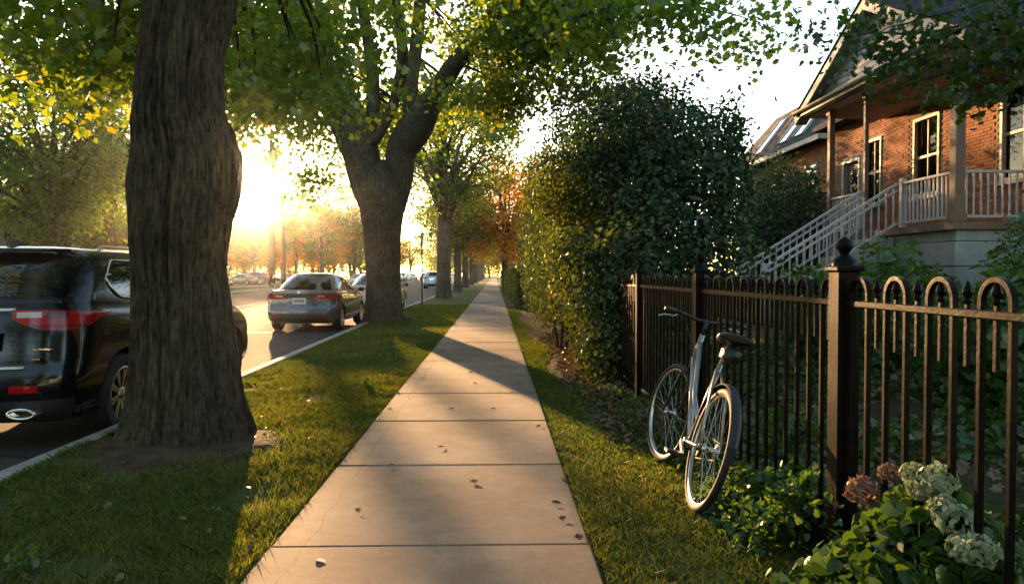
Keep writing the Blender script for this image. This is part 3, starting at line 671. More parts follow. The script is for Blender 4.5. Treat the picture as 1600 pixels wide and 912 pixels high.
# ------------------------------------------------------------------ shrubs and garden plants
def shrub(name, label, blobs, n, leaf, material, seed, tmpl=T_LEAF, up=.35, droop=.5, tb=.45, group=None, stems=10, cat='shrub', outward=.6, core=.25, gap=.30, dirs=None):
    r = np.random.default_rng(seed); B = np.array(blobs, float); vol = B[:, 3] * B[:, 4] * B[:, 5]; vol = vol ** .67; vol /= vol.sum()
    base = np.array([B[:, 0].mean(), B[:, 1].mean(), B[:, 2].min() - 0]); e = tag(empty(name, (0, 0, 0)), label, cat, group)
    bi = r.choice(len(B), n, p=vol); d = nrm(r.normal(size=(n, 3)))
    rr = np.where(r.random(n) < core, r.random(n) ** .5 * .85, 1 + r.normal(0, .10, n)); 
    p = B[bi, :3] + d * rr[:, None] * B[bi, 3:6]
    lump = fbm(p * 1.3 + seed) ; p = p + d * ((lump - .45) * 1.7)[:, None] * np.minimum(B[bi, 3:6], 1.2)
    ok = (vnoise(p * 2.3 + seed) > gap * r.random(n) * 1.6) & (p[:, 2] > .03); p = p[ok]; d = d[ok]; lump = lump[ok]
    tint = np.clip(tb + (lump - .45) * 1.2 + r.normal(0, .2, len(p)), 0, 1)
    link('foliage', leaf_mesh('foliage', r, p, r.uniform(.65, 1.3, len(p)) * leaf, tmpl, material, up, droop, tint, normals=d * outward, dirs=dirs), e)
    mb = MB()
    for k in range(stems):
        b = B[r.integers(0, len(B))]; q = b[:3] + nrm(r.normal(size=3)) * b[3:6] * .7; g = np.array([b[0] + r.normal(0, .18), b[1] + r.normal(0, .25), -.03 if b[0] < 3 else .2])
        q[2] = max(q[2], .3); limb_into(mb, g, q, .022, .006, r, 5, wob=.1)
    tag(mb.build('stem', M['bark'], e, True), kind='stuff'); return e
shrub('lilac_shrub', 'large dark green lilac shrub bulging over the iron fence', [(2.45, 9.9, 1.7, .8, 1.3, 1.3), (2.2, 10.6, 2.6, .9, 1.2, 1.2), (2.75, 9.9, 2.5, .6, .9, .8), (2.0, 9.3, 1.0, .7, 1.0, .9), (1.9, 11.2, 3.2, .7, .9, .8)], 36000, .075, M['lilac'], 31, up=.5, tb=.4, stems=16, gap=.2, outward=.8)
rs = np.random.default_rng(77)
def sprays(name, label, tips, material, seed, per=60, leaf=.07):
    r = np.random.default_rng(seed); e = tag(empty(name), label, 'shrub'); mb = MB(); C = []
    for a, b in tips:
        P = limb_into(mb, a, b, .02, .004, r, 5, n=10, wob=.08); t = r.uniform(2.5, 9, per)[:, None]; i = t.astype(int).clip(0, 8)
        C.append(P[i[:, 0]] + (P[i[:, 0] + 1] - P[i[:, 0]]) * (t - i) + r.normal(0, .07, (per, 3)))
    C = np.concatenate(C); link('foliage', leaf_mesh('foliage', r, C, r.uniform(.7, 1.3, len(C)) * leaf, T_LEAF, material, .4, .2), e)
    tag(mb.build('stem', M['bark'], e, True), kind='stuff')
tips = []
for k in range(26):
    x = rs.uniform(960, 1195); D = rs.uniform(9, 11.5); y = 150 + 70 * rs.random() - 60 * math.exp(-((x - 1080) / 70) ** 2)
    b = pix(x, y, D); a = b * np.array([.93, 1, 0]) + np.array([0, 0, 1.6 + .6 * rs.random()]); tips.append((a, b))
sprays('mock_orange_shrub', 'loose arching sprays of dark leaves rising above the lilac shrub', tips, M['lilac'], 78)
shrub('spilling_shrub', 'sunlit bush spilling over the fence on to the soil bed', [(1.75, 11.0, 1.2, .62, 1.5, 1.1), (1.45, 10.0, .75, .45, .9, .75), (1.9, 12.4, 2.0, .75, 1.2, 1.3), (1.35, 9.2, .35, .35, .6, .35), (1.15, 10.6, 1.5, .42, .8, .5), (1.15, 12.6, 2.7, .6, 1.0, .7)], 30000, .07, M['ivy'], 33, up=.1, droop=1.2, tb=.55, outward=.7, gap=.25, dirs=np.array([-.5, 0, -.5]))
tips = []
for k in range(34):
    y = rs.uniform(9.2, 15.5); a = np.array([1.7 + rs.random() * .3, y, rs.uniform(.6, 3.4)]); b = a + np.array([-rs.uniform(.5, 1.05), rs.normal(0, .35), -rs.uniform(.0, .7)]); b[2] = max(b[2], .12); tips.append((a, b))
sprays('arching_shrub', 'arching leafy sprays hanging out of the spilling bush towards the sidewalk', tips, M['ivy'], 79, 70, .06)
shrub('tall_shrub', 'tall olive green bush beside the sidewalk beyond the spilling bush', [(1.9, 14.6, 2.0, .95, 1.6, 1.9), (2.4, 15.4, 3.6, 1.2, 1.5, 1.6), (1.5, 16.5, 1.2, .6, 1.3, 1.2)], 24000, .085, M['ivy'], 34, up=.3, droop=.8, tb=.35)
shrub('tall_shrub', 'broad dark bush next along the sidewalk before the clipped hedges', [(1.7, 20.5, 1.9, .9, 2.2, 1.9), (2.3, 22.0, 3.4, 1.3, 2.0, 1.8), (1.6, 24.5, 1.6, .75, 1.8, 1.6)], 20000, .10, M['ivy'], 35, up=.3, droop=.8, tb=.3)
shrub('tall_shrub', 'tall rounded bush behind the clipped hedges under the orange maple', [(2.6, 29, 2.4, 1.4, 2.6, 2.2), (3.0, 33, 3.0, 1.6, 2.6, 2.4), (2.8, 38, 2.2, 1.3, 2.6, 2.0)], 16000, .14, M['lilac'], 36, tb=.35)
def hedge(x0, x1, y0, y1, h, label, seed, n=5000, leaf=.09):
    r = np.random.default_rng(seed); e = tag(empty('clipped_hedge'), label, 'hedge', 'clipped hedges along the sidewalk'); A = []
    for k in range(n):
        u, v, f = r.random(), r.random(), r.random()
        q = [x0 + (x1-x0)*u, y0 + (y1-y0)*v, h] if f < .3 else ([x0, y0 + (y1-y0)*u, h*v] if f < .65 else ([x0 + (x1-x0)*u, y0, h*v] if f < .9 else [x0 + (x1-x0)*u, y0 + (y1-y0)*v, h*r.random()]))
        A.append(q)
    A = np.array(A) + r.normal(0, .035, (n, 3)); link('foliage', leaf_mesh('foliage', r, A, leaf * r.uniform(.7, 1.2, n), T_OVAL, M['ivy'], .3, .3), e)
    mb = MB()
    for k in range(5): mb.tube([((x0+x1)/2 + r.normal(0,.1), y0 + (y1-y0)*(k+.5)/5, -.05), ((x0+x1)/2, y0 + (y1-y0)*(k+.5)/5, h*.85)], (.03, .012), 5)
    mb.build('stem', M['bark'], e)
hedge(.85, 1.7, 27.5, 31.5, 1.35, 'clipped green hedge block standing at the edge of the sidewalk', 41)
hedge(.75, 1.7, 34, 40, 1.5, 'next clipped hedge block, further along the sidewalk', 42)
hedge(.75, 1.8, 44, 56, 1.5, 'long clipped hedge beneath the orange maple', 43, 6000, .12)
hedge(.8, 2.0, 60, 90, 1.6, 'farthest clipped hedge running on down the sidewalk', 44, 7000, .16)
# plants in front of the porch
shrub('porch_bush', 'dark rounded bush at the far end of the porch', [(8.0, 20.8, 2.6, 1.3, 1.5, 1.7), (7.0, 19.4, 1.9, 1.0, 1.3, 1.4), (9.2, 23.2, 2.8, 1.2, 1.4, 2.0)], 22000, .11, M['lilac'], 51, tb=.4)
for i, (x, y, z, a, b, c, lb, s) in enumerate([
    (5.0, 10.8, .8, .9, .9, .65, 'leafy green bush hiding the foot of the porch stairs', 52), (4.2, 8.6, .75, .8, .9, .75, 'low leafy plant behind the fence near the lilac shrub', 53),
    (6.6, 11.9, .85, .6, .6, .5, 'leafy bush against the grey porch foundation', 54), (6.4, 8.2, .8, 1.0, .8, .6, 'bright green bush behind the fence below the porch corner', 55),
    (4.6, 6.3, .7, .85, .8, .55, 'bushy green plant behind the fence post finial', 56), (5.3, 5.3, .7, .9, .7, .5, 'lush green bush at the house end of the garden bed', 57), (8.4, 10.6, 1.5, .9, .7, .8, 'light green bush beside the porch corner column', 58)]):
    shrub('garden_bush', lb, [(x, y, z, a, b, c), (x + .3, y + .2, z - .3, a, b, c * .7)], 5200, .085, M['garden'], s, tb=.5, up=.6, tmpl=T_HEART, group='bushes in the front garden')
# ivy-like ground cover at the foot of the fence
def cover(name, label, n, fn, leaf, material, seed, tmpl=T_HEART, up=.8):
    r = np.random.default_rng(seed); p = fn(r, n); o = link(name, leaf_mesh(name, r, p, leaf * r.uniform(.6, 1.3, len(p)), tmpl, material, up, .3)); return tag(o, label, 'ground cover', kind='stuff')
def cov1(r, n):
    x = 1.49 + r.normal(0, .17, n); y = r.uniform(2.2, 5.2, n); x = np.where((y < 3.35) & (x < 1.56), x + .28, x); h = .34 * np.exp(-((x - 1.46) / .22) ** 2) * (.4 + 1.1 * vnoise(np.c_[x * 3, y * 2.2, x * 0]))
    return np.c_[x, y, garden_z(x, y) + h * r.random(n) ** .5 + .01]
cover('creeping_vine', 'creeping green vine growing at the foot of the fence', 10000, cov1, .04, M['garden'], 61)
def cov2(r, n):
    x = r.uniform(1.6, 7.5, n); y = r.uniform(1.8, 12, n); k = vnoise(np.c_[x * .9, y * .9, x * 0 + 3]); ok = k > .38; x, y, k = x[ok], y[ok], k[ok]
    return np.c_[x, y, garden_z(x, y) + (k - .3) * .5 * r.random(len(x))]
cover('garden_ground_cover', 'patchy green ground cover across the front garden', 26000, cov2, .07, M['garden'], 62)
def cov3(r, n):
    x = 1.2 + r.normal(0, .25, n); y = r.uniform(5.4, 9.5, n); h = .28 * vnoise(np.c_[x * 2.5, y * 2, x * 0 + 7]) * np.exp(-((x - 1.38) / .22) ** 2)
    ok = x > .9; return np.c_[x, y, garden_z(x, y) + .02 + h * r.random(n)][ok]
cover('low_weeds', 'low weeds and seedlings around the front wheel of the bicycle', 2600, cov3, .05, M['ivy'], 63, T_LEAF, .2)
# leaf litter
def lit(r, n):
    x = r.uniform(.62, 1.75, n); y = r.uniform(5.6, 16, n); ok = x > .8 + .15 * r.random(n); x, y = x[ok], y[ok]; return np.c_[x, y, bed_z(x, y) + .012 + .02 * r.random(len(x))]
o = cover('leaf_litter', 'brown fallen leaves littering the soil bed', 3800, lit, .06, M['dry'], 64, T_LEAF, 1.6); o['category'] = 'leaf litter'
def lit2(r, n):
    x = r.uniform(1.55, 6, n); y = r.uniform(1.8, 10, n); return np.c_[x, y, garden_z(x, y) + .05 + .04 * r.random(n)]
o = cover('garden_leaf_litter', 'fallen leaves scattered over the front garden behind the fence', 2600, lit2, .07, M['dry'], 65, T_MAPLE, 1.6); o['category'] = 'leaf litter'
def lit3(r, n):
    x = r.uniform(-3.1, -1.1, n); y = r.uniform(2, 16, n); return np.c_[x, y, lawn_z(x, y) + .035]
o = cover('lawn_leaf_litter', 'small fallen leaves scattered over the boulevard grass', 420, lit3, .05, M['dry'], 66, T_LEAF, 1.6); o['category'] = 'leaf litter'
# single leaves lying on the paving
r = np.random.default_rng(67)
leafspots = [(740,755,.085,'curled brown leaf lying in the middle of a sidewalk slab'), (612,728,.07,'small brown leaf caught on a sidewalk joint')] + [(x, y, .07, None) for x, y in ((622,615),(610,640),(742,600),(735,583),(705,640),(838,567),(800,615),(842,668),(690,700),(870,790),(560,800),(905,845),(660,590),(770,640),(880,815),(500,880))]
for (x, y, s, lb) in leafspots:
    D = EYE * 1155 / (y - 428); p = np.array([[(x - 773) / 1155 * D, D, .010]])
    o = link('fallen_leaf', leaf_mesh('fallen_leaf', r, p - p, s, T_MAPLE if s > .1 else T_LEAF, M['dry'], 6, 0, np.array([.1]))); o.location = p[0]
    tag(o, lb or 'tiny dry leaf lying on the sidewalk', 'leaf', 'leaves on the sidewalk')
# hydrangea growing through the fence
r = np.random.default_rng(70)
hy = tag(empty('hydrangea', (0, 0, 0)), 'hydrangea bush with pale green flower heads growing through the fence', 'shrub')
heads = [(x, y, (1.43 + .03 * (k % 2)) * 1155 / (x - 773), s_, b) for k, (x, y, s_, b) in enumerate([(1356,772,.062,1), (1478,757,.06,0), (1440,745,.042,0), (1508,822,.06,0), (1490,800,.044,0), (1548,868,.055,0), (1520,865,.045,0), (1400,742,.036,1), (1455,768,.05,0)])]
C = []
mb = MB()
for (x, y, D, s, b) in heads:
    p = pix(x, y, D); limb_into(mb, (1.58 + r.normal(0, .08), 2.55 + r.normal(0, .15), -.02), p, .006, .004, r, 5, wob=.05)
    C.append(p)
n = 4200; q = np.c_[1.50 + r.normal(0, .14, n), r.uniform(2.0, 2.98, n), np.zeros(n)]; hh = .52 * np.exp(-((q[:, 1] - 2.45) / .42) ** 2) * np.exp(-((q[:, 0] - 1.50) / .3) ** 2) + .06
q[:, 2] = hh * (.15 + .85 * r.random(n) ** .6)
for k in range(26):
    i = r.integers(0, n); limb_into(mb, (1.58 + r.normal(0, .1), q[i, 1] * .5 + 1.25, -.02), q[i], .005, .003, r, 5, wob=.05)
tag(mb.build('stem', M['bark'], hy, True), kind='stuff')
link('foliage', leaf_mesh('foliage', r, q, r.uniform(.035, .085, n), T_HEART, M['garden'], .5, .7, np.clip(r.normal(.4, .28, n), 0, 1)), hy)
for (x, y, D, s, b), p in zip(heads, C):
    m_ = 190; d = nrm(r.normal(size=(m_, 3))); pos = p + d * s * np.array([1, 1, .85]) * (.75 + .3 * r.random((m_, 1)))
    link('flower_head', leaf_mesh('flower_head', r, pos, s * r.uniform(.4, .66, m_), T_LEAF, M['petal_brown'] if b else M['petal'], 0, 0, normals=d * 1.2), hy)

# hedges and thickets far across the street, too far to tell apart
def thicket(name, label, x0, x1, y0, y1, h, n, leaf, seed, material):
    r = np.random.default_rng(seed); x = r.uniform(x0, x1, n); y = r.uniform(y0, y1, n); top = h * (.55 + .8 * vnoise(np.c_[x * .22, y * .22, x * 0 + seed]))
    o = link(name, leaf_mesh(name, r, np.c_[x, y, top * r.random(n) ** .6], leaf * r.uniform(.6, 1.4, n), T_OVAL, material, .3, .3, np.clip(r.normal(.4, .25, n), 0, 1))); tag(o, label, 'thicket', kind='stuff')
thicket('far_hedge', 'dark hedge along the front gardens across the street', -29.6, -28.4, 36, 82, 1.9, 9000, .22, 81, M['lilac'])
thicket('far_thicket', 'hazy wooded thicket beyond the car park', -120, -28, 196, 214, 7.5, 15000, .75, 82, M['maple_far'])
thicket('street_end_thicket', 'hazy wooded thicket closing the far end of the street', -26, 40, 262, 300, 8, 12000, .9, 83, M['maple_far'])
thicket('unseen_thicket', 'thicket added out of view behind the last parked car to darken reflections', -40, 40, -64, -56, 11, 9000, .9, 84, M['maple_far'])  # unseen mass, added to darken car reflections and cut low sky light

for (x, y, s_, lb) in [(-2.06, 3.28, .085, 'yellow green weed tuft sprouting from the shaded boulevard grass'), (-1.5, 8.6, .06, 'small weed rosette in the sunlit boulevard grass')]:
    r = np.random.default_rng(int(y * 10)); e = tag(empty('weed', (x, y, float(lawn_z(np.array([x]), np.array([y]))[0]))), lb, 'weed'); n = 46; a = r.uniform(0, 6.28, n); q = r.random(n) ** .6 * s_
    p = np.c_[np.cos(a) * q, np.sin(a) * q, .02 + .10 * r.random(n)]; link('foliage', leaf_mesh('foliage', r, p, r.uniform(.03, .055, n), T_LEAF, M['garden'], .4, -.6, np.clip(r.normal(.85, .15, n), 0, 1), dirs=np.c_[np.cos(a), np.sin(a), 0 * a]), e)
    mb = MB()
    for k in range(7): mb.tube([(0, 0, 0), tuple(p[k])], .0016, 4)
    tag(mb.build('stem', M['bark'], e), kind='stuff')
# ------------------------------------------------------------------ cars: surfaces from plan outlines stacked over height
def _interp(keys, t):
    K = np.array(keys, float); return [np.interp(t, K[:, 0], K[:, j]) for j in range(1, K.shape[1])]
def _smooth_keys(keys, n=24):
    K = np.array(keys, float); ts = np.linspace(K[0, 0], K[-1, 0], n); out = []
    # catmull through keys, uniform in key index
    idx = np.interp(ts, K[:, 0], np.arange(len(K))); i = np.clip(idx.astype(int), 0, len(K) - 2); f = (idx - i)[:, None]
    p0 = K[np.maximum(i-1, 0)]; p1 = K[i]; p2 = K[i+1]; p3 = K[np.minimum(i+2, len(K)-1)]
    Q = .5 * (2*p1 + (-p0+p2)*f + (2*p0-5*p1+4*p2-p3)*f**2 + (-p0+3*p1-3*p2+p3)*f**3); Q[:, 0] = ts; return Q
class Shell:
    """P(s,t): s 0..5 from rear centre round the right side to front centre, t 0..1 bottom to top"""
    def __init__(self, keys, zlo, zhi, barrel=.05): self.K = _smooth_keys(keys); self.zlo = zlo; self.zhi = zhi; self.b = barrel
    def P(self, s, t):
        s = np.asarray(s, float); t = np.asarray(t, float); w, y0, y1, rr, rf, br, bf = _interp(self.K, t)
        k = np.floor(np.clip(s, 0, 4.9999)); f = s - k
        xr, yr = w - rr, y0 + br + rr; xf, yf = w - rf, y1 - bf - rf
        a = f * np.pi / 2
        x = np.select([k == 0, k == 1, k == 2, k == 3, k == 4], [f * xr, xr + rr * np.sin(a), w + 0 * f, xf + rf * np.cos(a), (1 - f) * xf])
        y = np.select([k == 0, k == 1, k == 2, k == 3, k == 4], [y0 + br * f ** 2, yr - rr * np.cos(a), yr + (yf - yr) * f, yf + rf * np.sin(a), y1 - bf * (1 - f) ** 2])
        yc = (y0 + y1) / 2; L = (y1 - y0) / 2; x = x - self.b * np.clip(x / np.maximum(w, .01), 0, 1) * ((y - yc) / L) ** 2
        zl = self.zlo(y) if callable(self.zlo) else self.zlo; zh = self.zhi(y) if callable(self.zhi) else self.zhi
        return np.stack([x, y, zl + t * (zh - zl)], -1)
    def N(self, s, t, e=.004):
        du = self.P(np.minimum(s + e, 5), t) - self.P(np.maximum(s - e, 0), t); dv = self.P(s, np.minimum(t + e, 1)) - self.P(s, np.maximum(t - e, 0))
        return nrm(np.cross(du, dv))
    def ringpts(self, ss, t):
        R_ = self.P(ss, np.full(len(ss), t)); Lm = R_[::-1].copy(); Lm[:, 0] *= -1; return np.concatenate([R_, Lm[1:-1]])
    def patch(self, s0, s1, t0, t1, off=.006, ns=14, nt=8, side=1, mb=None, m=0):
        """patch with skirt; t0,t1 may be functions of the share along s"""
        u = np.linspace(0, 1, ns); v = np.linspace(0, 1, nt); U, V = np.meshgrid(u, v, indexing='ij')
        a = t0(U) if callable(t0) else t0; b = t1(U) if callable(t1) else t1; S = s0 + (s1 - s0) * U; T = a + (b - a) * V
        P = self.P(S, T); N = self.N(S, T); Q = P + N * off; B = P - N * .004
        if side < 0: Q[..., 0] *= -1; B[..., 0] *= -1
        mb = mb or MB(); mb.grid(Q, m)
        for e, g in ((Q[0], B[0]), (Q[-1], B[-1]), (Q[:, 0], B[:, 0]), (Q[:, -1], B[:, -1])): mb.grid(np.stack([e, g]), m)
        return mb
def body_mesh(name, sh, mats, arches=(), ns=(10, 7, 34, 7, 10), nt=18, cap_rise=.0):
    ss = np.concatenate([np.arange(n) / n + i for i, n in enumerate(ns)] + [[5.0]]); rings = [sh.ringpts(ss, t) for t in np.linspace(0, 1, nt)]
    top = rings[-1]; c = top.mean(0)
    for q, h in ((.9, .35), (.7, .75), (.4, .95)):
        r_ = top.copy(); r_[:, 0] *= q; r_[:, 1] = c[1] + (r_[:, 1] - c[1]) * (1 - (1 - q) * .5)
        base = np.interp(r_[:, 1], *_prof(top)); r_[:, 2] = base + cap_rise * h; rings.append(r_)
    mb = MB(); G = np.array(rings); mb.grid(G, wrap=True); n = G.shape[1]
    for row in (0, len(rings) - 1):
        half = n // 2; f = []
        for j in range(half): f.append((j, j + 1, (n - 1 - j) % n, (n - j) % n) if 0 < j < half - 1 else ((j, j + 1, n - 1) if j == 0 else (j, j + 1, (n - j) % n)))
        mb.add(G[row], f)
    bm = bmesh.new(); me0 = mb.mesh(name, mats); bm.from_mesh(me0); bmesh.ops.remove_doubles(bm, verts=bm.verts, dist=1e-4); bmesh.ops.recalc_face_normals(bm, faces=bm.faces); bm.to_mesh(me0); bm.free()
    if arches:
        o = link('tmp_body', me0); cuts = []
        for (y, z, r) in arches:
            c_ = MB().lathe([(r, -1.5), (r, 1.5)], 40, (0, y, z), 'x').build('tmp_cut', mats[-1]); cuts.append(c_)
            md = o.modifiers.new('b', 'BOOLEAN'); md.operation = 'DIFFERENCE'; md.object = c_; md.solver = 'EXACT'
        dg = bpy.context.evaluated_depsgraph_get(); me = bpy.data.meshes.new_from_object(o.evaluated_get(dg)); me.name = name
        for x in [o] + cuts: bpy.data.objects.remove(x)
        me.materials.clear()
        for x in mats: me.materials.append(x)
        for p in me.polygons:
            p.material_index = 0
            for (y, z, r) in arches:
                if abs(math.hypot(p.center[1] - y, p.center[2] - z) - r) < .02 and abs(p.normal[0]) < .3: p.material_index = 1
        me0 = me
    me0.shade_smooth(); me0.set_sharp_from_angle(angle=R(38)); return me0
def _prof(top):
    h = top[: len(top) // 2 + 1]; o = np.argsort(h[:, 1]); return h[o, 1], h[o, 2]
def gh_mesh(name, sh, mats, holes, cap_rise=.05):
    """greenhouse shell with openings where the glass sits: holes = list of (s0,s1,t0,t1)"""
    ss = sorted(set([round(x, 4) for x in np.concatenate([np.linspace(i, i + 1, 13) for i in range(5)])] + [h[0] for h in holes] + [h[1] for h in holes]))
    ts = sorted(set([0, .04, 1] + list(np.linspace(0, 1, 9)) + [h[2] for h in holes] + [h[3] for h in holes])); mb = MB()
    for side in (1, -1):
        S, T = np.meshgrid(ss, ts, indexing='ij'); P = sh.P(S, T); P[..., 0] *= side; b = len(ts); f = []
        for i in range(len(ss) - 1):
            for j in range(b - 1):
                cs, ct = (ss[i] + ss[i+1]) / 2, (ts[j] + ts[j+1]) / 2
                if any(h[0] < cs < h[1] and h[2] < ct < h[3] for h in holes): continue
                f.append((i*b+j, (i+1)*b+j, (i+1)*b+j+1, i*b+j+1))
        mb.add(P.reshape(-1, 3), f)
    top = sh.ringpts(np.array(ss), 1.0); c = top.mean(0); rings = [top]
    for q, h in ((.93, .35), (.75, .75), (.4, .97), (.05, 1.0)):
        r_ = top.copy(); r_[:, 0] *= q; r_[:, 1] = c[1] + (r_[:, 1] - c[1]) * (1 - (1 - q) * .55); r_[:, 2] += cap_rise * h; rings.append(r_)
    mb.grid(np.array(rings), wrap=True); me = mb.mesh(name, mats)
    bm = bmesh.new(); bm.from_mesh(me); bmesh.ops.remove_doubles(bm, verts=bm.verts, dist=1e-4); bmesh.ops.recalc_face_normals(bm, faces=bm.faces); bm.to_mesh(me); bm.free()
    me.shade_smooth(); me.set_sharp_from_angle(angle=R(40)); return me
def wheel_meshes(r, w, rr, spokes):
    ty = MB().lathe([(rr, -w/2+.01), (rr+.02, -w/2), (r-.03, -w/2), (r-.008, -w/2+.025), (r, -w/2+.06), (r, w/2-.06), (r-.008, w/2-.025), (r-.03, w/2), (rr+.02, w/2), (rr, w/2-.01)], 44, axis='x', closed=True).mesh('tyre', M['tyre'], 40)
    rim = MB(); rim.lathe([(rr+.004, w/2-.012), (rr-.012, w/2-.006), (rr-.03, w/2-.03), (rr-.05, -w/2+.04), (rr+.004, -w/2+.02)], 40, axis='x', cap=False)
    rim.lathe([(.0, w/2-.02), (.04, w/2-.022), (.065, w/2-.04), (.06, w/2-.08), (0, w/2-.09)], 20, axis='x')
    for k in range(spokes):
        for d in (-.045, .045):
            a = k / spokes * 2 * math.pi + d; a2 = k / spokes * 2 * math.pi + d * 1.9
            rim.bar((w/2-.045, .05*math.cos(a), .05*math.sin(a)), (w/2-.022, (rr-.02)*math.cos(a2*1), (rr-.02)*math.sin(a2)), .026, .022, up=(1,0,0))
    rm = rim.mesh('rim', M['alloy'], 40)
    dk = MB().lathe([(0, -.0), (rr-.05, -.0), (rr-.05, .01), (0, .012)], 28, axis='x').mesh('brake_disc', M['wheelwell'])
    return ty, rm, dk
def add_wheels(root, wm, ys, z, x):
    for y in ys:
        for sd_ in (1, -1):
            w_ = empty('wheel', (sd_ * x, y, z), 0, root); w_.rotation_euler = (R(11), 0, 0 if sd_ > 0 else math.pi)
            for n_, me in zip(('tyre', 'rim', 'brake_disc'), wm): link(n_, me, w_)
def text_into(txt, size, material, name, parent, loc, rot=(R(90), 0, 0), extrude=.001):
    cu = bpy.data.curves.new('t', 'FONT'); cu.body = txt; cu.size = size; cu.extrude = extrude; cu.align_x = 'CENTER'; cu.align_y = 'CENTER'
    o = bpy.data.objects.new('t', cu); COL.objects.link(o); dg = bpy.context.evaluated_depsgraph_get(); me = bpy.data.meshes.new_from_object(o.evaluated_get(dg)); bpy.data.objects.remove(o)
    me.materials.clear(); me.materials.append(material); x = link(name, me, parent); x.location = loc; x.rotation_euler = rot; return x

